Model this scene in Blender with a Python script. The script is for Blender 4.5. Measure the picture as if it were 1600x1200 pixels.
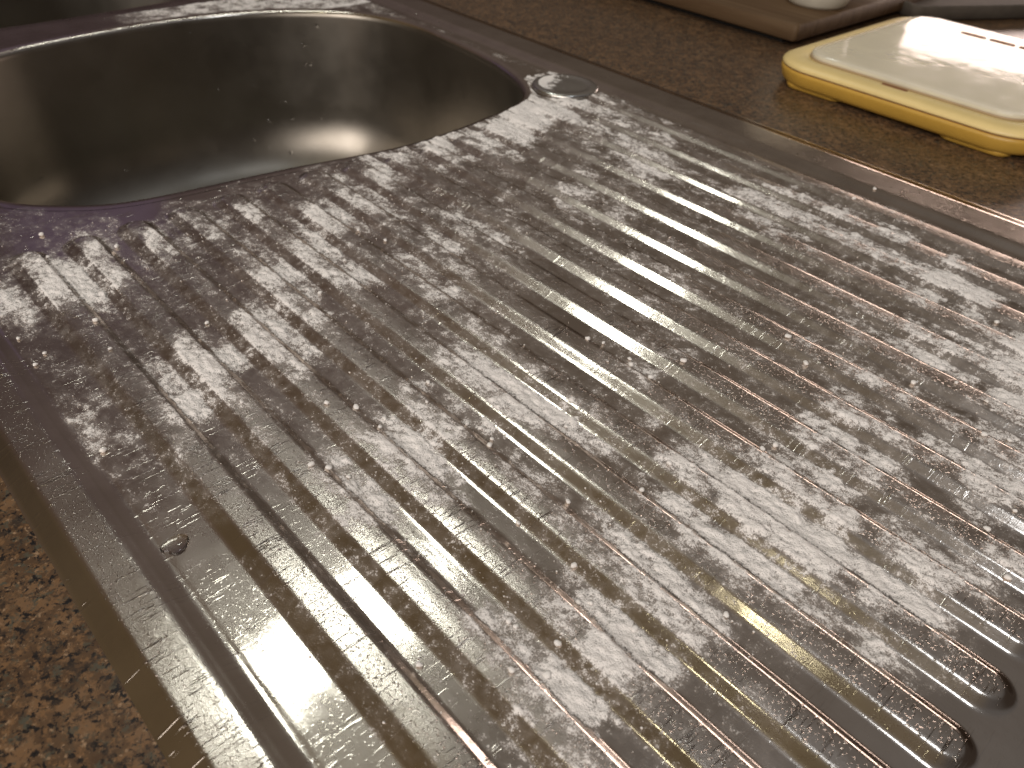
import bpy, math, random
import numpy as np
from mathutils import Matrix, Vector

S = bpy.context.scene
for o in list(bpy.data.objects):
    bpy.data.objects.remove(o)

# ------------------------------------------------------------------ camera
cam_d = bpy.data.cameras.new("camera")
cam = bpy.data.objects.new("camera", cam_d)
S.collection.objects.link(cam)
S.camera = cam
cam_d.sensor_width = 36.0
cam_d.lens = 36.0 * 1275.0 / 1600.0
cam_d.clip_start = 0.01
cam_d.clip_end = 50
cam.matrix_world = Matrix(((0.67143, 0.7394, 0.04959, 0), (-0.49006, 0.39282, 0.77816, 0),
                           (0.55589, -0.54678, 0.62611, 0), (0, 0, 0, 1))).transposed()
cam.location = (0.0, -0.01086, 0.20458)
cam_d.dof.use_dof = True
cam_d.dof.focus_distance = 0.30
cam_d.dof.aperture_fstop = 19.0

# ------------------------------------------------------------------ exposure / world
S.view_settings.view_transform = 'Standard'
S.view_settings.look = 'None'
S.view_settings.exposure = 0.0
S.view_settings.gamma = 1.0
S.view_settings.use_curve_mapping = False
S.render.engine = 'CYCLES'
S.cycles.use_denoising = True
S.cycles.denoiser = 'OPENIMAGEDENOISE'
S.cycles.denoising_input_passes = 'RGB_ALBEDO_NORMAL'
S.cycles.denoising_prefilter = 'ACCURATE'
S.cycles.max_bounces = 8
S.cycles.sample_clamp_indirect = 4.0

W = bpy.data.worlds.new("World")
S.world = W
W.use_nodes = True
wn, wl = W.node_tree.nodes, W.node_tree.links
for n in list(wn):
    wn.remove(n)
wout = wn.new('ShaderNodeOutputWorld')
wbg = wn.new('ShaderNodeBackground')
wl.new(wbg.outputs[0], wout.inputs[0])
tc = wn.new('ShaderNodeTexCoord')
# the unlit kitchen around the sink: dim walls and ceiling as soft tones by direction
cur = None
base = (0.040, 0.031, 0.025)
LOBES = [  # direction, cos inner, cos outer, colour added
    ((0.25, 0.35, 0.90), 0.99, 0.75, (0.080, 0.084, 0.088)),
    ((-0.25, -0.45, 0.86), 0.97, 0.60, (0.068, 0.048, 0.020)),
    ((-0.45, 0.45, 0.77), 0.99, 0.70, (0.048, 0.042, 0.035)),
    ((-0.88, 0.15, 0.45), 0.98, 0.80, (0.018, 0.012, 0.020)),
    ((-0.40, 0.80, 0.45), 0.99, 0.75, (0.034, 0.029, 0.024)),
    ((0.2, -0.95, 0.25), 0.95, 0.4, (0.030, 0.020, 0.010)),
]
add0 = wn.new('ShaderNodeRGB')
add0.outputs[0].default_value = (*base, 1)
cur = add0.outputs[0]
for d, ci, co, col in LOBES:
    L = math.sqrt(sum(q * q for q in d))
    dp = wn.new('ShaderNodeVectorMath'); dp.operation = 'DOT_PRODUCT'
    wl.new(tc.outputs['Generated'], dp.inputs[0])
    dp.inputs[1].default_value = tuple(q / L for q in d)
    mr = wn.new('ShaderNodeMapRange'); mr.interpolation_type = 'SMOOTHSTEP'
    mr.inputs['From Min'].default_value = co; mr.inputs['From Max'].default_value = ci
    wl.new(dp.outputs['Value'], mr.inputs['Value'])
    mx = wn.new('ShaderNodeMix'); mx.data_type = 'RGBA'; mx.blend_type = 'ADD'
    mx.clamp_result = False
    wl.new(mr.outputs['Result'], mx.inputs[0])
    wl.new(cur, mx.inputs[6]); mx.inputs[7].default_value = (*col, 1)
    cur = mx.outputs[2]
wl.new(cur, wbg.inputs[0])
wbg.inputs[1].default_value = 1.22


def area_light(name, loc, target, sx, sy, col, power, spread=180):
    d = bpy.data.lights.new(name, 'AREA'); d.shape = 'RECTANGLE'
    d.size = sx; d.size_y = sy; d.color = col; d.energy = power
    d.spread = math.radians(spread)
    o = bpy.data.objects.new(name, d); S.collection.objects.link(o)
    o.location = loc
    v = Vector(target) - Vector(loc)
    o.rotation_euler = v.to_track_quat('-Z', 'Y').to_euler()
    return o


# ceiling tube running across the sink
tube = area_light("ceiling_tube", (-1.14, 0.55, 1.60), (-0.2, 0.25, 0), 0.07, 0.60, (0.92, 1.0, 0.93), 3.5)
tube.rotation_euler = (0, math.radians(-30), 0)
area_light("ceiling_spot", (-0.38, -0.04, 1.75), (-0.1, 0.2, 0), 0.07, 0.07, (1.0, 0.97, 0.66), .33)
area_light("cool_ceiling_panel", (0.03, 0.58, 1.9), (-0.1, 0.25, 0), 0.20, 0.22, (0.84, 0.92, 1.0), 1.7)
area_light("bright_window", (-0.32, 1.75, 0.19), (-0.2, 0.5, 0.0), 0.80, 0.24, (1.0, 0.80, 0.72), 6.0)
area_light("powder_fill", (0.60, -1.70, 1.45), (-0.2, 0.3, 0), 2.4, 1.6, (1.0, 0.93, 0.87), 60.0)  # added fill light, no known source: brightens the powder while the steel stays dark
area_light("violet_lamp", (-1.5, 0.35, 0.50), (-0.4, 0.1, 0), 0.26, 0.26, (0.50, 0.36, 1.0), .014)


# ------------------------------------------------------------------ helpers
def link_obj(name, me, parent=None):
    o = bpy.data.objects.new(name, me)
    S.collection.objects.link(o)
    if parent:
        o.parent = parent
    return o


def tag(o, label=None, cat=None, group=None, kind=None):
    if label: o['label'] = label
    if cat: o['category'] = cat
    if group: o['group'] = group
    if kind: o['kind'] = kind
    return o


def empty(name, loc, rz=0):
    o = bpy.data.objects.new(name, None)
    S.collection.objects.link(o)
    o.location = loc; o.rotation_euler.z = rz
    o.empty_display_size = 0.02
    return o


def mesh_np(name, verts, faces, mat=None, smooth=True):
    me = bpy.data.meshes.new(name)
    verts = np.asarray(verts, dtype=np.float32); faces = np.asarray(faces, dtype=np.int32)
    me.vertices.add(len(verts)); me.vertices.foreach_set('co', verts.ravel())
    k = faces.shape[1]
    me.loops.add(faces.size); me.loops.foreach_set('vertex_index', faces.ravel())
    me.polygons.add(len(faces))
    me.polygons.foreach_set('loop_start', np.arange(0, faces.size, k, dtype=np.int32))
    me.polygons.foreach_set('loop_total', np.full(len(faces), k, dtype=np.int32))
    me.polygons.foreach_set('use_smooth', np.full(len(faces), smooth))
    me.update(calc_edges=True)
    if mat: me.materials.append(mat)
    return me


def mesh_py(name, verts, faces, mat=None, smooth=True):
    me = bpy.data.meshes.new(name)
    me.from_pydata([tuple(v) for v in verts], [], [tuple(f) for f in faces])
    if smooth:
        me.polygons.foreach_set('use_smooth', np.full(len(me.polygons), True))
    me.update()
    if mat: me.materials.append(mat)
    return me


def grid_faces(nx, ny):
    i, j = np.meshgrid(np.arange(nx - 1), np.arange(ny - 1))
    a = (j * nx + i).ravel()
    return np.stack([a, a + 1, a + 1 + nx, a + nx], 1)


def value_noise(x, y, seed):
    """smooth noise, about -1..1"""
    xi = np.floor(x).astype(np.int64); yi = np.floor(y).astype(np.int64)
    xf = x - xi; yf = y - yi

    def h(a, b):
        n = (a * 374761393 + b * 668265263 + seed * 974711) & 0xffffffff
        n = ((n ^ (n >> 13)) * 1274126177) & 0xffffffff
        n = n ^ (n >> 16)
        return (n & 0xffff) / 65535.0 * 2 - 1
    u = xf * xf * (3 - 2 * xf); v = yf * yf * (3 - 2 * yf)
    return (h(xi, yi) * (1 - u) + h(xi + 1, yi) * u) * (1 - v) + (h(xi, yi + 1) * (1 - u) + h(xi + 1, yi + 1) * u) * v


def fbm(x, y, seed, octs=4, gain=0.55):
    s = 0; a = 1; t = 0
    for k in range(octs):
        c, q = math.cos(0.6 * k + .3), math.sin(0.6 * k + .3)
        s = s + a * value_noise((x * c - y * q) * 2.03 ** k + 17 * k, (x * q + y * c) * 2.03 ** k - 9 * k, seed + k)
        t += a; a *= gain
    return s / t


def sstep(a, b, x):
    t = np.clip((x - a) / (b - a), 0, 1)
    return t * t * (3 - 2 * t)


# ------------------------------------------------------------------ materials
class NT:
    def __init__(s, name):
        s.m = bpy.data.materials.new(name); s.m.use_nodes = True
        s.n = s.m.node_tree.nodes; s.l = s.m.node_tree.links
        s.b = s.n['Principled BSDF']; s.out = s.n['Material Output']

    def new(s, t, **kw):
        n = s.n.new(t)
        for k, v in kw.items(): setattr(n, k, v)
        return n

    def link(s, a, b): s.l.new(a, b)

    def coords(s, scale=(1, 1, 1), rot=(0, 0, 0)):
        t = s.new('ShaderNodeTexCoord'); m = s.new('ShaderNodeMapping')
        s.link(t.outputs['Object'], m.inputs[0])
        m.inputs['Scale'].default_value = scale; m.inputs['Rotation'].default_value = rot
        return m.outputs[0]

    def noise(s, vec, scale, detail=3, rough=.5, dist=0):
        n = s.new('ShaderNodeTexNoise'); s.link(vec, n.inputs['Vector'])
        n.inputs['Scale'].default_value = scale; n.inputs['Detail'].default_value = detail
        n.inputs['Roughness'].default_value = rough; n.inputs['Distortion'].default_value = dist
        return n.outputs['Fac']

    def mapr(s, v, a, b, c=0, d=1, smooth=True):
        n = s.new('ShaderNodeMapRange')
        n.interpolation_type = 'SMOOTHSTEP' if smooth else 'LINEAR'
        s.link(v, n.inputs['Value'])
        for k, q in zip(('From Min', 'From Max', 'To Min', 'To Max'), (a, b, c, d)): n.inputs[k].default_value = q
        return n.outputs['Result']

    def math(s, op, a, b=None):
        n = s.new('ShaderNodeMath', operation=op)
        for i, q in enumerate((a, b)):
            if q is None: continue
            if isinstance(q, (int, float)): n.inputs[i].default_value = q
            else: s.link(q, n.inputs[i])
        return n.outputs[0]

    def mix(s, f, a, b, mode='MIX'):
        n = s.new('ShaderNodeMix', data_type='RGBA', blend_type=mode)
        if isinstance(f, (int, float)): n.inputs[0].default_value = f
        else: s.link(f, n.inputs[0])
        for i, q in ((6, a), (7, b)):
            if isinstance(q, tuple): n.inputs[i].default_value = (*q, 1)
            else: s.link(q, n.inputs[i])
        return n.outputs[2]

    def bump(s, h, strength, dist, prev=None):
        n = s.new('ShaderNodeBump'); s.link(h, n.inputs['Height'])
        n.inputs['Strength'].default_value = strength; n.inputs['Distance'].default_value = dist
        if prev is not None: s.link(prev, n.inputs['Normal'])
        return n.outputs[0]


def attr(t, name):
    a = t.new('ShaderNodeAttribute'); a.attribute_name = name
    return a.outputs['Fac']


def mat_steel():
    t = NT("brushed_stainless_steel")
    b = t.new('ShaderNodeBsdfAnisotropic'); b.distribution = 'BECKMANN'
    t.n.remove(t.b)
    t.link(b.outputs[0], t.out.inputs[0])
    wear = attr(t, 'wear')           # 1 on the scratched tops of ribs and rim
    dust = attr(t, 'dust')
    c1 = t.coords()
    # broad tone and smears
    big = t.noise(c1, 28, 4, .6)
    col = t.mix(t.mapr(big, .35, .7), (0.63, 0.56, 0.50), (0.53, 0.465, 0.41))
    # scratches: thin stretched noise in three directions, kept sparse
    scr = None
    for rot, sc, th in ((0.12, (900, 38, 1), .66), (0.55, (700, 50, 1), .685), (-0.5, (800, 60, 1), .69), (1.45, (700, 40, 1), .70)):
        n = t.noise(t.coords(sc, (0, 0, rot)), 1.0, 2, .5)
        m = t.mapr(n, th - .03, th + .03)
        scr = m if scr is None else t.math('MAXIMUM', scr, m)
    patch = t.mapr(t.noise(c1, 60, 2), .40, .62)
    scrw = t.math('MULTIPLY', t.math('MULTIPLY', scr, t.math('ADD', t.math('MULTIPLY', wear, 1.0), 0.10)), patch)
    fine = t.noise(t.coords((2600, 2600, 2600)), 1.0, 1, .5)
    pits = t.math('MULTIPLY', t.mapr(fine, .35, .75), t.math('ADD', t.math('MULTIPLY', wear, .8), .12))
    ripple = t.noise(t.coords((60, 420, 60)), 1.0, 2, .5)
    wob = t.noise(c1, 130, 2, .5)
    bn = t.bump(ripple, .05, .0005)
    bn = t.bump(wob, .05, .0010, bn)
    bn = t.bump(scrw, .95, .00034, bn)
    bn = t.bump(pits, .06, .00020, bn)
    glint = t.math('MULTIPLY', t.mapr(t.noise(t.coords((1, 1, 1)), 1100, 1, .5), .62, .72), t.math('ADD', t.math('MULTIPLY', wear, .9), .05))
    bn = t.bump(glint, .55, .00025, bn)
    t.link(bn, b.inputs['Normal'])
    rough = t.math('ADD', t.math('MULTIPLY', wear, .08), t.mapr(t.noise(c1, 75, 4, .6), .3, .75, .11, .17))
    rough = t.math('ADD', rough, t.math('MULTIPLY', dust, .12))
    t.link(rough, b.inputs['Roughness'])
    t.link(col, b.inputs['Color'])
    b2 = t.new('ShaderNodeBsdfAnisotropic'); b2.distribution = 'BECKMANN'
    t.link(col, b2.inputs['Color']); t.link(bn, b2.inputs['Normal'])
    t.link(t.math('ADD', rough, .15), b2.inputs['Roughness'])
    ms = t.new('ShaderNodeMixShader')
    t.link(t.math('ADD', t.math('MULTIPLY', wear, .10), .26), ms.inputs[0])
    t.link(b.outputs[0], ms.inputs[1]); t.link(b2.outputs[0], ms.inputs[2])
    t.link(ms.outputs[0], t.out.inputs[0])
    return t.m


def mat_basin():
    t = NT("satin_basin_steel")
    b = t.b
    b.inputs['Metallic'].default_value = 1.0
    c = t.coords()
    n = t.noise(c, 14, 4, .6)
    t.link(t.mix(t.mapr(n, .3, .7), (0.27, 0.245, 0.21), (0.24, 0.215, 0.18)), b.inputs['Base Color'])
    t.link(t.mapr(t.noise(c, 40, 3), .3, .7, .33, .38), b.inputs['Roughness'])
    streak = t.noise(t.coords((30, 30, 1400)), 1.0, 2)
    t.link(t.bump(streak, .05, .0004), b.inputs['Normal'])
    return t.m


def mat_powder():
    t = NT("white_powder")
    b = t.b
    b.inputs['Base Color'].default_value = (0.86, 0.82, 0.79, 1)
    b.inputs['Roughness'].default_value = 0.95
    b.inputs['Specular IOR Level'].default_value = 0.15
    d = attr(t, 'dens')
    g1 = t.noise(t.coords((1, 1, 1)), 1900, 2, .6)
    g2 = t.noise(t.coords((1, 1, 1)), 620, 3, .65)
    g3 = t.noise(t.coords((1, 1, 1)), 190, 3, .6)
    g = t.math('ADD', t.math('ADD', t.math('MULTIPLY', g1, .40), t.math('MULTIPLY', g2, .36)), t.math('MULTIPLY', g3, .24))
    g = t.math('ADD', t.math('MULTIPLY', t.math('SUBTRACT', g, .5), 1.6), .5)
    # density d against grain field g (mean .5)
    x = t.math('SUBTRACT', t.math('ADD', t.math('MULTIPLY', d, .66), .175), g)
    a = t.mapr(x, -.13, .16)
    # a thin veil of dust under the grains
    veil = t.math('MULTIPLY', t.mapr(d, .05, .90), .34)
    t.link(t.math('MAXIMUM', a, veil), b.inputs['Alpha'])
    bn = t.bump(g2, .9, .0009)
    bn = t.bump(g1, .7, .0005, bn)
    t.link(bn, b.inputs['Normal'])
    return t.m


def mat_crumb():
    t = NT("powder_crumb_white")
    t.b.inputs['Base Color'].default_value = (0.78, 0.75, 0.72, 1)
    t.b.inputs['Roughness'].default_value = 0.9
    t.link(t.bump(t.noise(t.coords(), 1200, 3), .5, .0004), t.b.inputs['Normal'])
    return t.m


def mat_counter():
    t = NT("speckled_brown_laminate")
    b = t.b
    c = t.coords((1, 1, 1))
    n1 = t.noise(c, 360, 5, .75, .25)
    n2 = t.noise(t.coords((1, 1, 1), (0, 0, 1.1)), 260, 5, .8, .3)
    n3 = t.noise(t.coords((1, 1, 1), (0, 0, .4)), 520, 4, .7, .2)
    n4 = t.noise(c, 110, 4, .7)
    col = t.mix(t.mapr(n4, .35, .65), (0.078, 0.045, 0.025), (0.105, 0.062, 0.034))
    n5 = t.noise(t.coords((1, 1, 1), (0, 0, .8)), 105, 5, .7, .2)
    col = t.mix(t.math('MULTIPLY', t.mapr(n5, .50, .58), .75), col, (0.200, 0.116, 0.060))
    col = t.mix(t.mapr(n1, .50, .60), col, (0.180, 0.100, 0.048))
    col = t.mix(t.mapr(n3, .58, .68), col, (0.320, 0.210, 0.125))
    col = t.mix(t.mapr(n2, .54, .62), col, (0.078, 0.072, 0.052))
    col = t.mix(t.mapr(t.noise(t.coords((1, 1, 1), (0, 0, 2.2)), 330, 5, .75, .3), .53, .59), col, (0.014, 0.012, 0.012))
    col = t.mix(t.math('MULTIPLY', t.mapr(t.noise(t.coords((1, 1, 1), (0, 0, 1.7)), 190, 5, .75, .3), .54, .62), .8), col, (0.034, 0.025, 0.020))
    t.link(col, b.inputs['Base Color'])
    b.inputs['Roughness'].default_value = 0.30
    b.inputs['Specular IOR Level'].default_value = 0.25
    t.link(t.bump(n3, .15, .0004), b.inputs['Normal'])
    return t.m


def mat_simple(name, col, rough=.4, noise=0.08, sc=60, spec=.5, metallic=0, coat=0):
    t = NT(name)
    n = t.noise(t.coords(), sc, 3)
    c2 = tuple(max(0, q * (1 - noise * 2)) for q in col)
    t.link(t.mix(t.mapr(n, .3, .7), col, c2), t.b.inputs['Base Color'])
    t.b.inputs['Roughness'].default_value = rough
    t.b.inputs['Specular IOR Level'].default_value = spec
    t.b.inputs['Metallic'].default_value = metallic
    t.b.inputs['Coat Weight'].default_value = coat
    return t.m


def mat_wood():
    t = NT("dark_board_wood")
    n = t.noise(t.coords((6, 160, 60)), 1.0, 4, .6, .4)
    t.link(t.mix(t.mapr(n, .3, .7), (0.075, 0.042, 0.020), (0.12, 0.075, 0.040)), t.b.inputs['Base Color'])
    t.b.inputs['Roughness'].default_value = .6
    t.b.inputs['Specular IOR Level'].default_value = .2
    t.link(t.bump(n, .2, .0008), t.b.inputs['Normal'])
    return t.m


def mat_clear():
    t = NT("clear_plastic_lid")
    b = t.b
    b.inputs['Base Color'].default_value = (0.93, 0.90, 0.84, 1)
    b.inputs['Roughness'].default_value = .10
    b.inputs['IOR'].default_value = 1.49
    b.inputs['Specular IOR Level'].default_value = .8
    b.inputs['Alpha'].default_value = .38
    t.link(t.mapr(t.noise(t.coords((1, 1, 1)), 70, 4, .6), .35, .7, .04, .13), b.inputs['Roughness'])
    t.link(t.bump(t.noise(t.coords(), 35, 2), .12, .002), b.inputs['Normal'])
    return t.m


def mat_water():
    t = NT("clear_water")
    t.b.inputs['Transmission Weight'].default_value = 1.0
    t.b.inputs['IOR'].default_value = 1.33
    t.b.inputs['Roughness'].default_value = .0
    t.b.inputs['Base Color'].default_value = (1, 1, 1, 1)
    n = t.noise(t.coords(), 300, 1)
    t.link(t.bump(n, .02, .0005), t.b.inputs['Normal'])
    return t.m


M_STEEL = mat_steel(); M_BASIN = mat_basin(); M_POW = mat_powder(); M_CRUMB = mat_crumb()
M_COUNTER = mat_counter(); M_WOOD = mat_wood(); M_CLEAR = mat_clear(); M_WATER = mat_water()
M_YEL = mat_simple("golden_yellow_plastic", (0.56, 0.335, 0.058), .38, .04)
M_CREAM = mat_simple("cream_plastic", (0.80, 0.62, 0.27), .40, .03)
M_TRAY = mat_simple("cream_inner_plastic", (0.74, 0.66, 0.42), .45, .05)
M_SLOT = mat_simple("tan_slot_plastic", (0.30, 0.15, 0.075), .9, .05, spec=.05)
M_CUP = mat_simple("off_white_glaze", (0.66, 0.62, 0.52), .3, .04)
M_CAPM = mat_simple("polished_cap_steel", (0.62, 0.60, 0.57), .24, .05, metallic=1)
M_EDGE = mat_simple("lid_edge_plastic", (0.42, 0.30, 0.17), .5, .05)
M_DARK = mat_simple("dark_rubber", (0.02, 0.018, 0.016), .6)
M_GREY = mat_simple("grey_brown_tray", (0.10, 0.085, 0.07), .85, .1, spec=.05)

# ------------------------------------------------------------------ sink geometry
ZC = -0.0032           # countertop level
ZF = -0.0025           # pressed-in drainer floor
RIBH = 0.0022
PITCH = 0.02586
TB0 = 0.0588           # back top edge of the first rib
NR = 16
X_RIB_END = 0.0112

BASIN_PTS = [(-.4017, .281), (-.4030, .316), (-.4080, .350), (-.4140, .382), (-.4240, .4030), (-.4476, .4215), (-.4942, .4370),
             (-.5539, .4430), (-.6161, .4430), (-.6712, .420), (-.7070, .373), (-.7263, .3213), (-.7325, .2672), (-.7306, .2204),
             (-.7259, .1767), (-.7172, .1372), (-.690, .090), (-.640, .055), (-.570, .040), (-.510, .045), (-.4656, .0623),
             (-.4403, .0879), (-.4275, .1120), (-.4215, .1428), (-.4170, .183), (-.4125, .2144), (-.4060, .2480)]


def catmull(pts, n=12):
    P = [np.array(p) for p in pts]; out = []; N = len(P)
    for i in range(N):
        p0, p1, p2, p3 = P[i - 1], P[i], P[(i + 1) % N], P[(i + 2) % N]
        for k in range(n):
            t = k / n
            out.append(.5 * ((2 * p1) + (-p0 + p2) * t + (2 * p0 - 5 * p1 + 4 * p2 - p3) * t * t + (-p0 + 3 * p1 - 3 * p2 + p3) * t ** 3))
    return np.array(out)


def resample_smooth(c, n=260, it=10):
    for _ in range(it):
        c = (np.roll(c, 1, 0) + 2 * c + np.roll(c, -1, 0)) / 4
    d = np.linalg.norm(np.roll(c, -1, 0) - c, axis=1); s = np.concatenate([[0], np.cumsum(d)])
    cc = np.vstack([c, c[:1]]); q = np.linspace(0, s[-1], n, endpoint=False)
    return np.stack([np.interp(q, s, cc[:, 0]), np.interp(q, s, cc[:, 1])], 1)


B1 = resample_smooth(catmull(BASIN_PTS))
# second bowl beyond the divider
B2 = resample_smooth(catmull([(-.782, .10), (-.776, .16), (-.778, .22), (-.785, .30), (-.805, .37), (-.84, .415), (-.93, .42), (-1.02, .40),
                              (-1.07, .32), (-1.075, .20), (-1.05, .10), (-.98, .05), (-.90, .04), (-.82, .05)]))


def normals2(c):
    t = np.roll(c, -1, 0) - np.roll(c, 1, 0)
    n = np.stack([t[:, 1], -t[:, 0]], 1)
    n /= np.linalg.norm(n, axis=1)[:, None]
    cen = c.mean(0)
    if ((c + n * .01 - cen) ** 2).sum() < ((c - cen) ** 2).sum(): n = -n
    return n                                # outward


def signed_dist(x, y, c):
    """distance outside the closed curve (negative inside)"""
    sh = x.shape; p = np.stack([x.ravel(), y.ravel()], 1)
    out = np.empty(len(p)); n = normals2(c)
    for a in range(0, len(p), 20000):
        q = p[a:a + 20000]
        d = ((q[:, None, :] - c[None]) ** 2).sum(2)
        k = d.argmin(1)
        out[a:a + 20000] = ((q - c[k]) * n[k]).sum(1)
        far = d[np.arange(len(q)), k] > .0004
        sg = np.sign(out[a:a + 20000]); dd = np.sqrt(d[np.arange(len(q)), k])
        out[a:a + 20000] = np.where(far, sg * dd, out[a:a + 20000])
    return out.reshape(sh)


def ramp(y, a, b, fil):
    """0 below a, 1 above b, straight with small fillets (fil in metres)"""
    t = (y - a) / (b - a); f = fil / (b - a)
    # soft clamp of t to 0..1
    def softpos(u): return np.where(u < -f, 0, np.where(u > f, u, (u + f) ** 2 / (4 * f)))
    return softpos(t) - softpos(t - 1)


def basin_edge_x(y):
    ok = B1[:, 0] > -.52
    c = B1[ok]; o = c[:, 1].argsort(); c = c[o]
    return np.interp(y, c[:, 1], c[:, 0])


def rib_profile(y):
    """height of the ribs above the floor, 0..1, plus index-wise windows"""
    h = np.zeros_like(y)
    for k in range(NR):
        tb = TB0 + k * PITCH
        up = ramp(y, tb - .0146, tb - .0094, .0011)
        dn = ramp(y, tb - .0002, tb + .0033, .0007)
        crown = 1.0 + .05 * np.cos(np.clip((y - (tb - .0047)) / .0047, -1, 1) * math.pi / 2) ** 2
        h = np.maximum(h, np.minimum(up, 1 - dn) * crown)
    return h


def plate_z(x, y, with_noise=True):
    # outer bead and raised rim
    z = np.full_like(x, 0.0)
    front = ramp(y, .0003, .0070, .0012)
    back = 1 - ramp(y, .4895, .5015, .0020)
    edge = np.minimum(front, back)
    z = ZC * (1 - edge) + 0.0 * edge
    # step down into the drainer (front wide, back wide)
    dn = ramp(y, .0190, .0262, .0016) * (1 - ramp(y, .4560, .4640, .0030))
    dn_x = 1 - ramp(x, .060, .068, .0016)
    z = z + ZF * dn * dn_x
    # little rolling lines in the front step
    z = z + .00009 * np.exp(-((y - .0222) / .0009) ** 2) * dn_x
    z = z - .00010 * np.exp(-((y - .0272) / .0014) ** 2) * dn_x
    # ribs, rounded at both ends
    k = np.clip(np.round((y - (TB0 - .005)) / PITCH), 0, NR - 1)
    yc = TB0 - .0050 + k * PITCH
    xl = np.maximum(-.4035, basin_edge_x(yc) + .010)
    r = .0080
    right = X_RIB_END - r
    # distance measured like a capsule so that the end is a half round slope
    ex = np.maximum(np.maximum(x - right, xl + r - x), 0)
    dy = y - yc
    # map the capsule radius onto the profile
    rad = np.sqrt(ex ** 2 + dy ** 2)
    yy_eff = np.where(ex > 0, yc + np.where(dy >= 0, 1, -1) * rad, y)
    # side by side blend keeps the profile asymmetry
    rp = rib_profile_single(yy_eff, k)
    rp_b = rib_profile_single(yc + rad * np.where(ex > 0, 1, 0) + np.where(ex > 0, 0, dy), k)
    w = np.where(ex > 0, np.clip(np.abs(ex) / np.maximum(rad, 1e-6), 0, 1), 0)
    rp = rp * (1 - w) + rp_b * w
    z = z + RIBH * rp
    if with_noise:
        z = z + .00010 * fbm(x * 30, y * 55, 5, 2) * dn
    return z


def rib_profile_single(y, k):
    tb = TB0 + k * PITCH
    up = ramp(y, tb - .0146, tb - .0094, .0011)
    dn = ramp(y, tb - .0002, tb + .0033, .0007)
    crown = 1.0 + .06 * np.cos(np.clip((y - (tb - .0047)) / .0047, -1, 1) * math.pi / 2) ** 2
    return np.minimum(up, 1 - dn) * crown


def bisect_cells(xs, ys):
    X, Y = np.meshgrid(xs, ys)
    return X, Y


sink = empty("kitchen_sink", (0, 0, 0))
tag(sink, "large stainless steel sink with two bowls and a ribbed drainboard dusted in white powder", "sink")

xs = np.concatenate([np.arange(-1.30, -.80, .006), np.arange(-.80, -.43, .0025), np.arange(-.43, -.37, .0008),
                     np.arange(-.37, -.004, .0030), np.arange(-.004, .020, .0005), np.arange(.020, .0701, .002)])
ys = np.concatenate([np.arange(0, .0300, .00035), np.arange(.0300, .4700, .00045), np.arange(.4700, .5031, .0005)])
X, Y = np.meshgrid(xs, ys)
Z = plate_z(X, Y)
# flat landing round both bowls
d1 = signed_dist(X[::4, ::1], Y[::4, ::1], B1)
d1 = np.stack([np.interp(ys, ys[::4], d1[:, i]) for i in range(d1.shape[1])], 1)
d2 = signed_dist(X[::4, ::1], Y[::4, ::1], B2)
d2 = np.stack([np.interp(ys, ys[::4], d2[:, i]) for i in range(d2.shape[1])], 1)
near = 1 - sstep(.0045, .0080, np.minimum(d1, d2))
Z = Z * (1 - near) + ZF * near
F = grid_faces(len(xs), len(ys))
dm = np.minimum(d1, d2).ravel()
keep = (dm[F] > .0018).all(1)
F = F[keep]
wear_v = np.zeros_like(X)
kk = np.clip(np.round((Y - (TB0 - .005)) / PITCH), 0, NR - 1)
tb = TB0 + kk * PITCH
on_top = sstep(-.0100, -.0085, Y - tb) * (1 - sstep(-.0012, .0002, Y - tb)) * (1 - sstep(.004, .010, X)) * sstep(-.405, -.395, X)
rim_f = sstep(.0062, .0085, Y) * (1 - sstep(.0170, .0195, Y))
rim_b = sstep(.462, .470, Y) * (1 - sstep(.486, .490, Y))
edge_line = np.exp(-((Y - tb + .0092) / .0006) ** 2) * .8
wear_v = np.clip(np.maximum(np.maximum(on_top, rim_f * .85), rim_b * .15) + edge_line * on_top, 0, 1)
used = np.unique(F)
remap = -np.ones(X.size, dtype=np.int64); remap[used] = np.arange(len(used))
V = np.stack([X.ravel(), Y.ravel(), Z.ravel()], 1)[used]
me = mesh_np("drainboard", V, remap[F], M_STEEL)
a = me.attributes.new('wear', 'FLOAT', 'POINT'); a.data.foreach_set('value', wear_v.ravel()[used].astype(np.float32))
me.attributes.new('dust', 'FLOAT', 'POINT')
link_obj("drainboard", me, sink)


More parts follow.
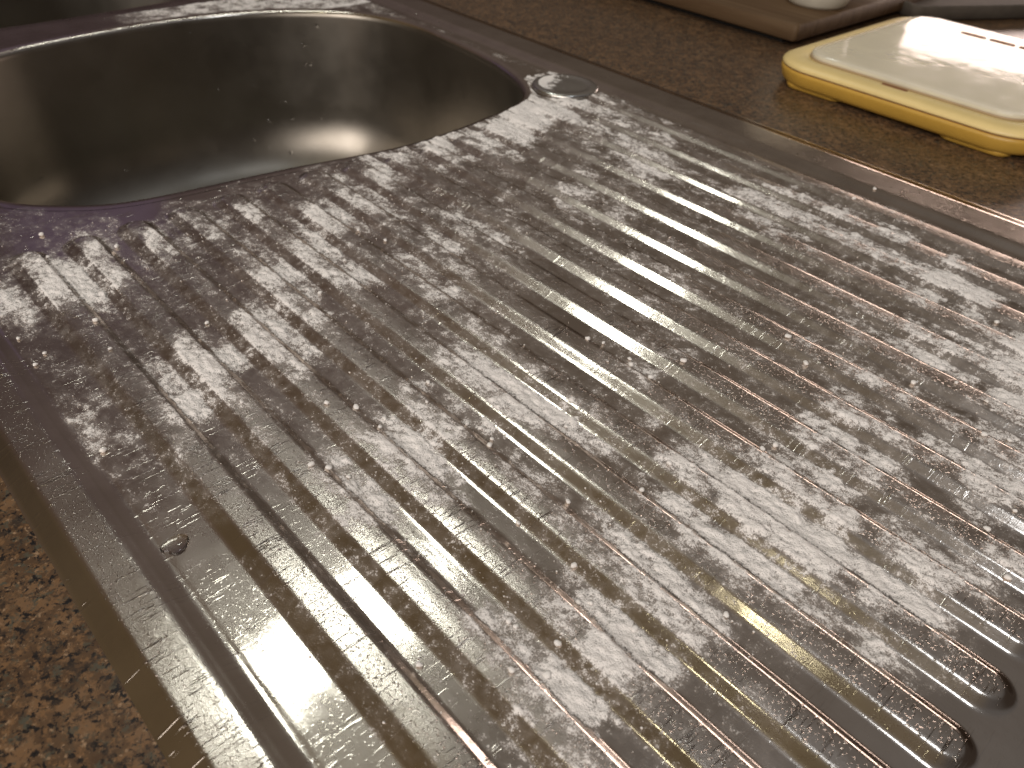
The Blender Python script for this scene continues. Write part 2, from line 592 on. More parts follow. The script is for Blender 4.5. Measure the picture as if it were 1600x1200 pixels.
def build_bowl(c, depth, name, rb=.006, foot=.055):
    n = normals2(c); cen = c.mean(0); rings = []
    # flange lying on the plate, then a rolled lip, wall, rounded foot and floor
    prof = [(.0058, 0.00012), (.0040, .00014), (.0020, .00010), (.0010, 0.0), (0.0, -.00025)]
    for a_ in np.linspace(10, 86, 9):
        t = math.radians(a_); prof.append((-rb * math.sin(t) * .75, -.00025 - rb * (1 - math.cos(t))))
    zl = prof[-1][1]; il = prof[-1][0]
    for t in np.linspace(.08, 1, 10): prof.append((il - .008 * t, zl - (depth - foot - .006) * t))
    il, zl = prof[-1]
    for a_ in np.linspace(8, 90, 12):
        t = math.radians(a_); prof.append((il - foot * (1 - math.cos(t)) * 1.0, zl - foot * math.sin(t)))
    il, zl = prof[-1]
    vs = []
    for off, z in prof:
        if off > -.02: p = c + n * off
        else:
            # blend to scaled copies so rings never cross
            q = c + n * -.02; v = q - cen; L = np.linalg.norm(v, axis=1)[:, None]
            p = cen + v * (L + (off + .02)) / L
        vs.append(np.column_stack([p, np.full(len(c), ZF + z)]))
    last = vs[-1]
    for s, dz in ((.8, -.001), (.55, -.0025), (.3, -.004), (.12, -.005), (.001, -.0055)):
        p = last.copy(); p[:, :2] = cen + (last[:, :2] - cen) * s; p[:, 2] += dz; vs.append(p)
    N = len(c); Vv = np.vstack(vs); Ff = []
    for r in range(len(vs) - 1):
        i = np.arange(N); j = (i + 1) % N
        Ff.append(np.stack([r * N + i, r * N + j, (r + 1) * N + j, (r + 1) * N + i], 1))
    Ff = np.vstack(Ff)
    me = mesh_np(name, Vv, Ff, M_BASIN)
    return me, vs


bowl_me, bowl_rings = build_bowl(B1, .146, "bowl", foot=.060)
bowl = link_obj("bowl", bowl_me, sink)
bowl2_me, _ = build_bowl(B2, .165, "bowl")
link_obj("bowl", bowl2_me, sink)
for m_ in (bowl_me, bowl2_me):
    # lip and flange are plain drainboard steel
    m_.materials.append(M_STEEL)
    N = len(B1)
    idx = np.zeros(len(m_.polygons), dtype=np.int32); idx[:N * 9] = 1
    m_.polygons.foreach_set('material_index', idx)


def lathe(name, prof, mat, seg=64):
    vs = []; fs = []
    for r, z in prof:
        for k in range(seg):
            t = 2 * math.pi * k / seg; vs.append((r * math.cos(t), r * math.sin(t), z))
    for i in range(len(prof) - 1):
        for k in range(seg):
            k2 = (k + 1) % seg; fs.append((i * seg + k, i * seg + k2, (i + 1) * seg + k2, (i + 1) * seg + k))
    return mesh_py(name, vs, fs, mat)


cap_prof = [(.0185, -.0008), (.0195, .0002), (.0198, .0012), (.0196, .0021), (.0186, .0027), (.0165, .0031), (.0150, .0030), (.0140, .0026), (.012, .0024),
            (.008, .0026), (.004, .0028), (.00001, .0028)]
cap = link_obj("tap_hole_cover", lathe("tap_hole_cover", cap_prof, M_CAPM), sink)
cap.location = (-.4188, .4365, ZF); cap.scale = (1.25, 1.25, 1.15)
cap['label'] = "round polished steel cover disc with powder on it"

# ------------------------------------------------------------------ countertop
def frame_mesh():
    o = (-2.2, -.45, 1.4, 2.4); i = (-1.28, .012, .060, .488)
    vs = []
    for z in (ZC, ZC - .035):
        for (a, b, c, d) in (o, i):
            vs += [(a, b, z), (c, b, z), (c, d, z), (a, d, z)]
    fs = []
    for k in range(4):
        k2 = (k + 1) % 4
        fs.append((k, k2, 4 + k2, 4 + k))
        fs.append((8 + k2, 8 + k, 12 + k, 12 + k2))
        fs.append((k2, k, 8 + k, 8 + k2))
        fs.append((4 + k, 4 + k2, 12 + k2, 12 + k))
    return mesh_py("countertop", vs, fs, M_COUNTER, False)


ct = link_obj("countertop", frame_mesh())
tag(ct, kind='structure')
ct['label'] = "speckled brown stone-look laminate countertop"

# ------------------------------------------------------------------ powder
DENS = [
[2, 3, 3, 3, 4, 4, 5, 5, 6, 7, 7, 8, 10, 11, 13, 14, 16, 15, 14, 13, 11, 10, 8, 7, 5, 3, 2, 2, 2, 2, 2, 2, 1, 1, 0, 0, 1, 1, 2, 2, 2, 2, 2, 2, 2, 2, 2, 2, 2, 2, 2, 2, 2, 2, 2, 2, 2, 2, 2, 1, 1, 0, 0, 0, 0, 0, 0, 0, 0, 1, 1, 1, 1, 1, 1, 2, 2, 2, 2, 2, 2, 2, 2, 2, 2, 2, 2, 2, 2, 1, 0, 0, 0, 0, 0, 0, 0, 0, 0, 0, 0, 0, 0, 0, 0, 0, 1, 2, 2, 2, 2, 2, 2, 3, 4, 6, 7, 9, 10, 10, 10, 8, 6, 6, 4, 2],
[2, 2, 3, 3, 3, 4, 4, 5, 6, 6, 7, 8, 9, 10, 12, 13, 15, 16, 15, 13, 12, 11, 10, 8, 6, 5, 3, 2, 2, 2, 2, 2, 2, 1, 1, 0, 0, 1, 1, 2, 2, 2, 2, 2, 2, 2, 2, 2, 2, 2, 2, 2, 2, 2, 2, 2, 2, 2, 2, 2, 1, 1, 1, 1, 2, 1, 1, 1, 2, 2, 2, 2, 2, 2, 2, 2, 2, 2, 2, 2, 2, 2, 2, 2, 2, 2, 1, 1, 0, 0, 0, 0, 0, 0, 0, 0, 0, 0, 0, 0, 0, 0, 0, 0, 1, 2, 2, 2, 2, 2, 2, 2, 3, 4, 6, 7, 9, 10, 10, 10, 8, 6, 6, 4, 2, 2],
[2, 2, 3, 3, 3, 3, 4, 4, 5, 6, 6, 7, 8, 9, 11, 12, 14, 15, 16, 14, 13, 12, 11, 9, 8, 6, 4, 3, 2, 2, 2, 2, 2, 1, 1, 0, 0, 1, 1, 2, 2, 2, 2, 2, 2, 2, 2, 2, 2, 2, 2, 2, 2, 2, 2, 2, 2, 2, 2, 2, 2, 2, 2, 2, 2, 2, 2, 2, 2, 2, 2, 2, 2, 2, 2, 2, 2, 2, 2, 2, 2, 2, 2, 2, 1, 1, 0, 0, 0, 0, 0, 0, 0, 0, 0, 0, 0, 0, 0, 0, 0, 0, 0, 1, 2, 2, 2, 2, 2, 2, 2, 3, 5, 6, 8, 9, 10, 10, 10, 8, 6, 6, 4, 2, 2, 2],
[2, 2, 2, 3, 3, 3, 4, 4, 4, 5, 6, 7, 7, 8, 9, 11, 12, 14, 15, 15, 14, 13, 12, 11, 9, 7, 6, 4, 2, 2, 2, 2, 2, 2, 1, 1, 0, 0, 1, 1, 2, 2, 2, 2, 2, 2, 2, 2, 2, 2, 2, 3, 3, 3, 2, 2, 2, 2, 2, 2, 2, 2, 2, 2, 2, 2, 2, 2, 2, 2, 2, 2, 2, 2, 2, 2, 2, 2, 2, 2, 2, 2, 1, 1, 0, 0, 0, 0, 0, 0, 0, 0, 0, 0, 0, 0, 0, 0, 0, 0, 0, 1, 2, 2, 2, 2, 2, 2, 2, 2, 3, 5, 6, 8, 9, 10, 10, 10, 8, 7, 6, 5, 3, 2, 2, 2],
[3, 2, 2, 2, 3, 3, 3, 4, 4, 5, 5, 6, 7, 7, 8, 10, 11, 13, 14, 16, 15, 14, 13, 11, 10, 9, 7, 5, 4, 2, 2, 2, 2, 2, 2, 1, 1, 0, 0, 1, 1, 2, 2, 2, 2, 2, 2, 2, 2, 2, 2, 3, 4, 3, 2, 2, 2, 2, 2, 2, 2, 2, 2, 2, 2, 2, 2, 2, 2, 2, 2, 2, 2, 2, 2, 2, 2, 2, 2, 2, 1, 1, 0, 0, 0, 0, 0, 0, 0, 0, 0, 0, 0, 0, 0, 0, 0, 0, 0, 0, 1, 2, 2, 2, 2, 2, 2, 2, 2, 4, 5, 6, 8, 9, 10, 10, 10, 8, 7, 6, 5, 3, 2, 2, 2, 2],
[3, 3, 2, 2, 2, 3, 3, 3, 4, 4, 5, 5, 6, 7, 8, 9, 10, 12, 13, 15, 16, 15, 14, 12, 11, 10, 8, 7, 5, 3, 2, 2, 2, 2, 2, 2, 1, 1, 0, 1, 1, 2, 2, 2, 2, 2, 2, 2, 2, 2, 3, 4, 3, 2, 2, 3, 3, 3, 3, 2, 2, 2, 2, 2, 2, 2, 2, 2, 2, 2, 2, 2, 2, 2, 2, 2, 2, 2, 1, 1, 0, 0, 0, 0, 0, 0, 0, 0, 0, 0, 0, 0, 0, 0, 0, 0, 0, 0, 1, 2, 2, 2, 2, 2, 2, 2, 2, 3, 4, 5, 7, 8, 9, 10, 10, 10, 9, 7, 6, 5, 4, 2, 2, 2, 2, 2],
[3, 3, 2, 2, 2, 3, 3, 3, 3, 4, 4, 5, 6, 6, 7, 8, 9, 10, 12, 13, 15, 16, 15, 13, 12, 11, 10, 8, 6, 5, 3, 2, 2, 2, 2, 2, 2, 1, 1, 2, 2, 2, 2, 2, 2, 2, 3, 5, 6, 6, 6, 6, 6, 6, 6, 6, 5, 4, 3, 3, 2, 2, 2, 2, 2, 2, 2, 2, 2, 2, 2, 2, 2, 2, 2, 2, 1, 1, 0, 0, 0, 0, 0, 0, 0, 0, 0, 0, 0, 0, 0, 0, 0, 0, 0, 0, 0, 1, 2, 2, 2, 2, 2, 2, 2, 2, 3, 4, 5, 7, 8, 9, 10, 10, 10, 9, 7, 6, 6, 4, 2, 2, 2, 2, 2, 2],
[3, 3, 3, 2, 2, 2, 3, 3, 3, 4, 4, 4, 5, 6, 7, 7, 8, 9, 11, 12, 14, 15, 15, 14, 13, 12, 11, 9, 8, 6, 4, 3, 2, 2, 2, 2, 2, 2, 2, 2, 2, 2, 2, 2, 3, 5, 7, 9, 11, 10, 10, 11, 11, 11, 8, 6, 5, 4, 4, 4, 3, 2, 2, 2, 2, 2, 2, 2, 2, 2, 2, 2, 2, 2, 1, 1, 0, 0, 0, 0, 0, 0, 0, 0, 0, 0, 0, 0, 0, 0, 0, 0, 0, 0, 0, 1, 2, 2, 2, 2, 2, 2, 2, 2, 2, 3, 4, 6, 7, 8, 10, 10, 10, 10, 9, 7, 6, 6, 4, 3, 2, 2, 2, 2, 2, 1],
[3, 3, 3, 3, 2, 2, 2, 3, 3, 3, 4, 4, 5, 5, 6, 7, 7, 8, 10, 11, 13, 14, 16, 15, 14, 13, 12, 10, 9, 8, 6, 4, 2, 2, 2, 2, 2, 2, 2, 2, 2, 3, 4, 6, 7, 8, 9, 10, 11, 11, 12, 12, 12, 10, 7, 5, 5, 6, 6, 5, 4, 3, 2, 2, 2, 2, 2, 2, 2, 2, 2, 2, 1, 1, 0, 0, 0, 0, 0, 0, 0, 0, 0, 0, 0, 0, 0, 0, 0, 0, 0, 0, 0, 0, 1, 2, 2, 2, 2, 2, 2, 2, 2, 2, 3, 5, 6, 7, 8, 10, 10, 10, 10, 9, 7, 6, 6, 5, 3, 2, 2, 2, 2, 2, 2, 0],
[4, 3, 3, 3, 3, 2, 2, 2, 3, 3, 3, 4, 4, 5, 5, 6, 7, 8, 9, 10, 11, 13, 14, 16, 15, 13, 12, 11, 11, 10, 8, 6, 4, 2, 2, 2, 2, 2, 2, 3, 4, 6, 8, 8, 8, 9, 10, 10, 10, 9, 9, 9, 9, 10, 8, 8, 9, 9, 7, 5, 3, 2, 2, 2, 2, 2, 2, 2, 2, 2, 2, 2, 1, 0, 0, 0, 0, 1, 0, 0, 1, 1, 1, 1, 1, 1, 2, 2, 0, 0, 0, 0, 1, 1, 2, 2, 2, 2, 2, 2, 2, 2, 2, 4, 5, 6, 7, 8, 10, 10, 10, 10, 9, 7, 6, 6, 5, 3, 2, 2, 2, 2, 2, 2, 0, 0],
[4, 4, 3, 3, 3, 2, 2, 2, 2, 3, 3, 3, 4, 4, 5, 6, 6, 7, 8, 9, 10, 12, 13, 13, 13, 11, 11, 11, 11, 11, 9, 6, 5, 3, 2, 2, 2, 2, 2, 3, 4, 5, 6, 6, 7, 8, 9, 9, 8, 7, 6, 6, 7, 8, 8, 8, 8, 9, 7, 5, 3, 3, 3, 2, 2, 2, 2, 2, 1, 1, 1, 1, 2, 1, 1, 1, 2, 2, 1, 2, 2, 2, 2, 2, 2, 2, 2, 2, 1, 1, 1, 1, 2, 2, 2, 2, 2, 2, 2, 2, 2, 3, 4, 5, 6, 7, 8, 10, 10, 10, 10, 9, 8, 6, 6, 5, 3, 2, 2, 2, 2, 2, 2, 1, 0, 0],
[4, 4, 4, 3, 3, 3, 2, 2, 2, 3, 3, 3, 4, 4, 4, 5, 6, 6, 7, 9, 10, 11, 11, 10, 9, 9, 10, 11, 11, 10, 8, 6, 5, 3, 2, 2, 2, 2, 2, 2, 3, 3, 4, 4, 5, 6, 7, 8, 7, 6, 5, 4, 5, 6, 6, 6, 6, 7, 9, 7, 6, 4, 4, 3, 2, 2, 2, 2, 1, 1, 0, 1, 2, 2, 2, 2, 2, 2, 2, 2, 2, 2, 2, 2, 2, 2, 2, 2, 2, 2, 2, 2, 2, 2, 2, 2, 2, 2, 2, 2, 3, 4, 5, 6, 7, 9, 10, 10, 10, 10, 9, 8, 6, 6, 5, 4, 2, 2, 2, 2, 2, 2, 2, 0, 0, 0],
[3, 4, 4, 3, 3, 3, 3, 2, 2, 2, 3, 3, 3, 4, 4, 5, 6, 8, 9, 10, 11, 11, 11, 11, 12, 12, 13, 13, 12, 10, 7, 5, 3, 3, 2, 2, 2, 2, 2, 2, 2, 3, 3, 3, 2, 4, 5, 6, 5, 4, 4, 5, 6, 6, 6, 5, 6, 8, 9, 9, 7, 6, 6, 4, 3, 2, 2, 2, 2, 1, 1, 1, 2, 2, 2, 2, 2, 2, 2, 2, 2, 2, 2, 2, 2, 2, 2, 2, 2, 2, 2, 2, 2, 2, 2, 2, 2, 2, 2, 3, 4, 5, 6, 7, 9, 10, 10, 10, 10, 9, 8, 6, 6, 6, 4, 3, 2, 2, 2, 2, 2, 2, 0, 0, 0, 0],
[3, 3, 4, 4, 3, 3, 3, 3, 2, 2, 2, 3, 3, 4, 6, 7, 8, 10, 11, 12, 13, 13, 14, 14, 15, 16, 15, 13, 11, 8, 6, 3, 2, 2, 2, 2, 2, 2, 2, 2, 3, 3, 3, 4, 4, 5, 6, 6, 6, 6, 7, 8, 8, 9, 8, 8, 8, 8, 8, 7, 6, 5, 4, 3, 2, 2, 2, 2, 2, 3, 3, 2, 2, 2, 2, 2, 2, 2, 2, 2, 2, 2, 2, 2, 2, 2, 2, 2, 2, 2, 2, 2, 2, 2, 2, 2, 2, 2, 3, 4, 5, 6, 8, 9, 10, 10, 10, 10, 9, 8, 7, 6, 6, 4, 3, 2, 2, 2, 2, 2, 2, 1, 0, 0, 0, 0],
[2, 3, 4, 4, 4, 3, 3, 3, 2, 2, 2, 3, 4, 5, 7, 9, 10, 11, 12, 13, 14, 15, 16, 16, 15, 15, 14, 13, 10, 8, 7, 5, 3, 3, 3, 3, 2, 2, 2, 3, 4, 5, 6, 7, 8, 8, 8, 8, 9, 9, 10, 10, 11, 11, 11, 10, 9, 8, 7, 6, 5, 4, 3, 3, 3, 3, 3, 3, 3, 4, 3, 2, 2, 2, 2, 2, 2, 2, 2, 2, 2, 2, 2, 2, 2, 2, 2, 2, 2, 2, 2, 2, 2, 2, 2, 2, 2, 3, 4, 6, 7, 8, 9, 10, 10, 10, 10, 9, 8, 7, 6, 6, 5, 3, 2, 2, 2, 2, 2, 2, 2, 0, 0, 0, 0, 0],
[2, 3, 3, 4, 4, 4, 3, 3, 3, 2, 2, 3, 4, 6, 7, 9, 10, 12, 13, 14, 14, 15, 16, 16, 15, 14, 13, 13, 12, 11, 9, 7, 6, 4, 4, 4, 3, 3, 2, 3, 5, 7, 9, 9, 9, 9, 9, 10, 10, 11, 11, 12, 12, 12, 11, 10, 9, 8, 7, 6, 5, 4, 4, 4, 4, 4, 4, 4, 4, 4, 3, 2, 2, 2, 2, 2, 2, 2, 2, 2, 2, 2, 2, 2, 2, 2, 2, 2, 2, 2, 2, 3, 4, 3, 3, 3, 4, 5, 6, 7, 8, 9, 10, 10, 10, 10, 9, 8, 7, 6, 6, 5, 3, 2, 2, 2, 2, 2, 2, 2, 1, 0, 0, 0, 0, 0],
[2, 2, 3, 3, 4, 4, 3, 3, 3, 3, 2, 2, 3, 5, 6, 8, 10, 11, 12, 12, 13, 14, 15, 16, 15, 14, 14, 14, 14, 13, 11, 9, 8, 6, 5, 5, 4, 3, 2, 3, 5, 7, 8, 9, 9, 9, 10, 11, 11, 12, 12, 13, 14, 13, 12, 9, 8, 7, 6, 6, 5, 5, 4, 4, 4, 4, 4, 4, 4, 4, 3, 2, 2, 2, 2, 2, 2, 2, 2, 2, 2, 2, 2, 2, 2, 2, 2, 3, 4, 4, 5, 6, 5, 4, 4, 4, 5, 6, 7, 8, 9, 10, 10, 10, 10, 9, 8, 7, 6, 6, 5, 4, 2, 2, 2, 2, 2, 2, 2, 1, 0, 0, 0, 0, 0, 0],
[1, 2, 2, 3, 3, 4, 4, 3, 3, 3, 2, 2, 2, 4, 6, 7, 8, 9, 9, 10, 11, 12, 14, 14, 15, 14, 14, 14, 14, 13, 12, 10, 9, 7, 5, 4, 3, 2, 2, 3, 4, 5, 7, 8, 10, 12, 12, 13, 12, 13, 14, 15, 16, 14, 11, 9, 6, 6, 6, 6, 6, 6, 6, 6, 5, 5, 4, 4, 4, 3, 2, 2, 3, 3, 3, 3, 3, 3, 3, 3, 2, 2, 2, 3, 3, 2, 2, 4, 4, 6, 7, 6, 5, 4, 4, 5, 6, 7, 8, 9, 10, 10, 10, 10, 9, 8, 7, 6, 6, 5, 4, 3, 2, 2, 2, 2, 2, 2, 2, 0, 0, 0, 0, 0, 0, 0],
[1, 1, 2, 2, 3, 3, 3, 3, 2, 2, 2, 2, 3, 5, 6, 7, 8, 8, 9, 10, 11, 13, 14, 14, 14, 14, 14, 14, 14, 13, 12, 10, 8, 6, 4, 2, 2, 2, 3, 3, 4, 6, 8, 10, 13, 15, 15, 14, 14, 14, 15, 15, 15, 14, 12, 9, 7, 6, 6, 7, 8, 8, 8, 7, 6, 5, 5, 5, 4, 4, 3, 4, 5, 6, 7, 6, 5, 5, 5, 4, 3, 2, 3, 4, 3, 2, 2, 3, 4, 6, 5, 5, 4, 3, 5, 6, 8, 9, 9, 10, 10, 10, 10, 10, 8, 7, 6, 6, 5, 4, 3, 2, 2, 2, 2, 2, 2, 2, 1, 0, 0, 0, 0, 0, 0, 0],
[0, 1, 1, 2, 2, 2, 2, 2, 2, 2, 3, 4, 5, 6, 8, 8, 9, 10, 11, 12, 13, 14, 14, 14, 14, 15, 15, 15, 13, 11, 9, 8, 6, 4, 3, 3, 2, 2, 3, 4, 5, 7, 9, 12, 14, 16, 16, 15, 15, 15, 15, 15, 15, 14, 12, 10, 8, 7, 7, 8, 9, 9, 8, 7, 6, 6, 6, 6, 6, 6, 6, 7, 8, 10, 12, 10, 9, 7, 5, 4, 4, 4, 4, 4, 3, 2, 3, 4, 5, 6, 6, 7, 6, 6, 7, 9, 11, 11, 11, 10, 10, 10, 10, 8, 7, 6, 6, 6, 4, 3, 2, 2, 2, 2, 2, 2, 2, 2, 0, 0, 0, 0, 0, 0, 0, 0],
[0, 0, 1, 1, 1, 1, 2, 2, 2, 3, 4, 5, 6, 7, 9, 9, 10, 11, 12, 13, 13, 13, 13, 13, 14, 14, 14, 12, 10, 8, 6, 6, 5, 4, 3, 3, 2, 2, 3, 4, 6, 7, 10, 12, 14, 15, 16, 16, 16, 16, 16, 14, 13, 12, 12, 10, 8, 8, 8, 8, 7, 8, 8, 7, 6, 6, 7, 7, 8, 8, 9, 9, 10, 12, 13, 13, 10, 7, 6, 5, 6, 5, 5, 4, 3, 3, 4, 6, 7, 8, 9, 9, 9, 9, 10, 12, 12, 12, 12, 11, 10, 10, 9, 7, 6, 6, 6, 5, 3, 2, 2, 2, 2, 2, 2, 2, 2, 0, 0, 0, 0, 0, 0, 0, 0, 0],
[0, 0, 0, 1, 1, 1, 1, 2, 2, 3, 4, 5, 6, 7, 9, 10, 11, 11, 11, 11, 11, 11, 11, 11, 10, 10, 9, 8, 6, 6, 5, 5, 5, 4, 3, 3, 3, 2, 3, 4, 6, 8, 10, 12, 13, 13, 15, 16, 16, 15, 13, 11, 9, 9, 9, 8, 7, 6, 6, 5, 5, 6, 6, 6, 6, 7, 9, 9, 9, 10, 11, 11, 12, 13, 14, 12, 10, 8, 6, 6, 6, 6, 5, 5, 5, 5, 6, 8, 10, 11, 11, 12, 12, 12, 13, 14, 14, 13, 13, 12, 10, 9, 8, 6, 6, 6, 5, 4, 2, 2, 2, 2, 2, 2, 2, 2, 1, 0, 0, 0, 0, 0, 0, 0, 0, 0],
[0, 0, 0, 0, 1, 1, 1, 2, 2, 2, 3, 4, 6, 7, 8, 8, 9, 9, 9, 9, 8, 8, 8, 7, 7, 6, 6, 6, 5, 5, 4, 4, 4, 4, 4, 3, 3, 3, 3, 4, 6, 8, 10, 10, 10, 11, 12, 15, 16, 14, 12, 9, 6, 6, 6, 5, 5, 5, 4, 4, 4, 5, 5, 6, 6, 7, 9, 10, 10, 11, 12, 13, 14, 14, 14, 13, 10, 8, 7, 6, 6, 6, 7, 7, 7, 7, 8, 9, 11, 11, 10, 13, 14, 14, 15, 16, 17, 15, 15, 13, 10, 8, 6, 6, 6, 5, 4, 3, 2, 2, 2, 2, 2, 2, 2, 2, 0, 0, 0, 0, 0, 0, 0, 0, 0, 0],
[0, 0, 0, 0, 0, 1, 1, 1, 2, 2, 3, 4, 5, 5, 6, 6, 6, 6, 6, 6, 6, 5, 5, 4, 6, 6, 7, 6, 5, 4, 4, 4, 4, 4, 4, 4, 4, 4, 4, 4, 6, 7, 7, 7, 6, 9, 11, 14, 15, 14, 11, 8, 6, 4, 5, 6, 5, 4, 4, 4, 4, 4, 5, 6, 6, 7, 8, 9, 9, 10, 11, 14, 14, 14, 15, 13, 10, 8, 6, 6, 6, 6, 8, 7, 7, 7, 8, 9, 10, 9, 9, 11, 13, 13, 14, 15, 17, 16, 16, 15, 11, 9, 7, 6, 5, 4, 3, 2, 2, 2, 2, 2, 2, 2, 2, 1, 0, 0, 0, 0, 0, 0, 0, 0, 0, 0],
[0, 0, 0, 0, 0, 1, 1, 1, 1, 2, 2, 3, 3, 4, 4, 5, 5, 4, 4, 4, 4, 4, 6, 8, 9, 9, 9, 8, 6, 5, 5, 5, 5, 5, 5, 6, 6, 6, 6, 5, 5, 6, 6, 7, 8, 9, 11, 13, 13, 13, 10, 8, 7, 7, 7, 7, 6, 5, 4, 4, 5, 5, 6, 6, 6, 6, 7, 8, 8, 7, 10, 12, 12, 12, 12, 12, 10, 8, 4, 4, 5, 6, 5, 6, 6, 6, 6, 7, 9, 9, 9, 9, 9, 10, 11, 13, 14, 15, 14, 14, 11, 9, 8, 6, 4, 3, 2, 2, 2, 2, 2, 2, 2, 2, 1, 0, 0, 0, 0, 0, 0, 0, 0, 0, 0, 0],
[0, 0, 0, 0, 0, 0, 1, 1, 1, 1, 2, 2, 3, 3, 3, 3, 3, 3, 2, 4, 6, 8, 10, 12, 14, 12, 10, 9, 7, 7, 6, 5, 5, 6, 6, 8, 7, 7, 6, 6, 6, 6, 7, 8, 9, 10, 12, 12, 12, 11, 11, 10, 9, 9, 9, 10, 9, 8, 6, 6, 7, 7, 6, 6, 6, 7, 8, 8, 8, 8, 10, 11, 11, 10, 10, 11, 12, 9, 5, 3, 4, 4, 3, 4, 5, 5, 5, 4, 7, 7, 8, 8, 7, 9, 9, 12, 12, 13, 12, 10, 8, 7, 7, 6, 3, 2, 2, 2, 2, 2, 2, 2, 2, 2, 0, 0, 0, 0, 0, 0, 0, 0, 0, 0, 0, 0],
[0, 0, 0, 0, 0, 0, 0, 1, 1, 1, 1, 1, 1, 1, 1, 1, 1, 3, 6, 8, 10, 12, 14, 13, 12, 12, 10, 9, 8, 6, 5, 5, 5, 6, 6, 6, 7, 6, 6, 6, 7, 7, 8, 9, 10, 11, 13, 13, 13, 13, 12, 12, 11, 10, 11, 13, 11, 9, 8, 8, 7, 6, 6, 6, 6, 7, 9, 11, 11, 11, 11, 11, 10, 9, 10, 12, 12, 10, 7, 5, 4, 4, 4, 5, 5, 5, 5, 6, 7, 8, 10, 10, 9, 9, 10, 14, 14, 14, 13, 8, 7, 6, 6, 6, 3, 2, 2, 2, 2, 2, 2, 2, 2, 1, 0, 0, 0, 0, 0, 0, 0, 0, 0, 0, 0, 0],
[0, 0, 0, 0, 0, 0, 0, 1, 1, 1, 1, 1, 0, 0, 1, 2, 3, 6, 9, 12, 14, 12, 11, 10, 10, 10, 9, 8, 6, 5, 5, 4, 4, 5, 5, 6, 6, 6, 7, 7, 8, 8, 9, 10, 12, 13, 14, 15, 14, 14, 13, 11, 10, 10, 11, 11, 10, 8, 7, 6, 5, 5, 5, 5, 4, 6, 9, 12, 14, 13, 12, 12, 12, 12, 12, 11, 10, 10, 9, 8, 7, 6, 6, 6, 6, 6, 6, 7, 8, 8, 11, 12, 11, 9, 8, 12, 14, 15, 16, 12, 8, 9, 6, 5, 4, 3, 2, 2, 2, 2, 2, 2, 1, 0, 0, 0, 0, 0, 0, 0, 0, 0, 0, 0, 0, 0],
[0, 0, 0, 0, 0, 0, 0, 0, 0, 0, 0, 0, 0, 0, 1, 2, 5, 7, 9, 10, 10, 9, 8, 7, 8, 8, 7, 6, 5, 4, 4, 4, 4, 4, 5, 5, 6, 7, 8, 8, 8, 8, 10, 12, 13, 13, 14, 15, 16, 15, 13, 11, 9, 9, 10, 9, 8, 6, 5, 4, 4, 4, 4, 4, 5, 7, 9, 12, 14, 15, 14, 14, 13, 13, 12, 9, 9, 10, 11, 10, 7, 6, 6, 6, 6, 6, 6, 6, 7, 8, 11, 12, 13, 10, 9, 12, 14, 16, 16, 15, 13, 13, 8, 6, 4, 3, 2, 2, 2, 2, 2, 2, 0, 0, 0, 0, 0, 0, 0, 0, 0, 0, 0, 0, 0, 0],
[0, 0, 0, 0, 0, 0, 0, 0, 0, 0, 0, 0, 0, 0, 0, 2, 5, 7, 8, 8, 6, 4, 6, 7, 8, 7, 6, 4, 4, 4, 4, 4, 4, 4, 4, 5, 6, 7, 7, 7, 7, 8, 10, 12, 13, 14, 15, 15, 15, 15, 14, 12, 10, 9, 10, 8, 6, 4, 2, 3, 4, 4, 4, 5, 6, 7, 10, 12, 14, 16, 15, 15, 14, 14, 12, 10, 9, 10, 10, 8, 6, 6, 6, 6, 6, 6, 6, 6, 7, 9, 11, 11, 12, 12, 11, 13, 15, 15, 16, 15, 16, 13, 9, 5, 4, 3, 2, 2, 2, 2, 2, 1, 0, 0, 0, 0, 0, 0, 0, 0, 0, 0, 0, 0, 0, 0],
[0, 0, 0, 0, 0, 0, 0, 0, 0, 0, 0, 0, 0, 0, 2, 5, 7, 8, 8, 7, 7, 7, 8, 9, 9, 8, 6, 5, 4, 4, 4, 4, 4, 4, 4, 5, 6, 7, 6, 5, 5, 8, 11, 13, 14, 14, 13, 14, 14, 15, 13, 11, 10, 10, 9, 7, 5, 3, 3, 3, 4, 4, 4, 4, 6, 8, 11, 13, 14, 15, 16, 15, 14, 14, 12, 10, 10, 9, 7, 6, 5, 5, 5, 5, 5, 6, 6, 6, 7, 9, 9, 8, 11, 11, 11, 13, 13, 13, 14, 13, 14, 12, 8, 4, 4, 3, 2, 2, 2, 2, 1, 0, 0, 0, 0, 0, 0, 0, 0, 0, 0, 0, 0, 0, 0, 0],
[0, 0, 0, 0, 0, 0, 0, 0, 0, 0, 0, 0, 1, 3, 5, 8, 10, 10, 9, 9, 9, 10, 11, 11, 10, 9, 7, 6, 5, 5, 5, 5, 5, 5, 6, 7, 8, 8, 7, 8, 8, 11, 13, 14, 13, 12, 12, 12, 13, 13, 12, 10, 9, 8, 7, 6, 5, 4, 4, 4, 4, 4, 4, 5, 8, 10, 12, 13, 14, 15, 15, 15, 14, 13, 11, 10, 8, 7, 6, 6, 5, 5, 5, 5, 6, 7, 7, 7, 8, 8, 8, 9, 11, 11, 11, 12, 11, 10, 11, 11, 13, 10, 6, 3, 3, 3, 2, 2, 2, 2, 1, 0, 0, 0, 0, 0, 0, 0, 0, 0, 0, 0, 0, 0, 0, 0],
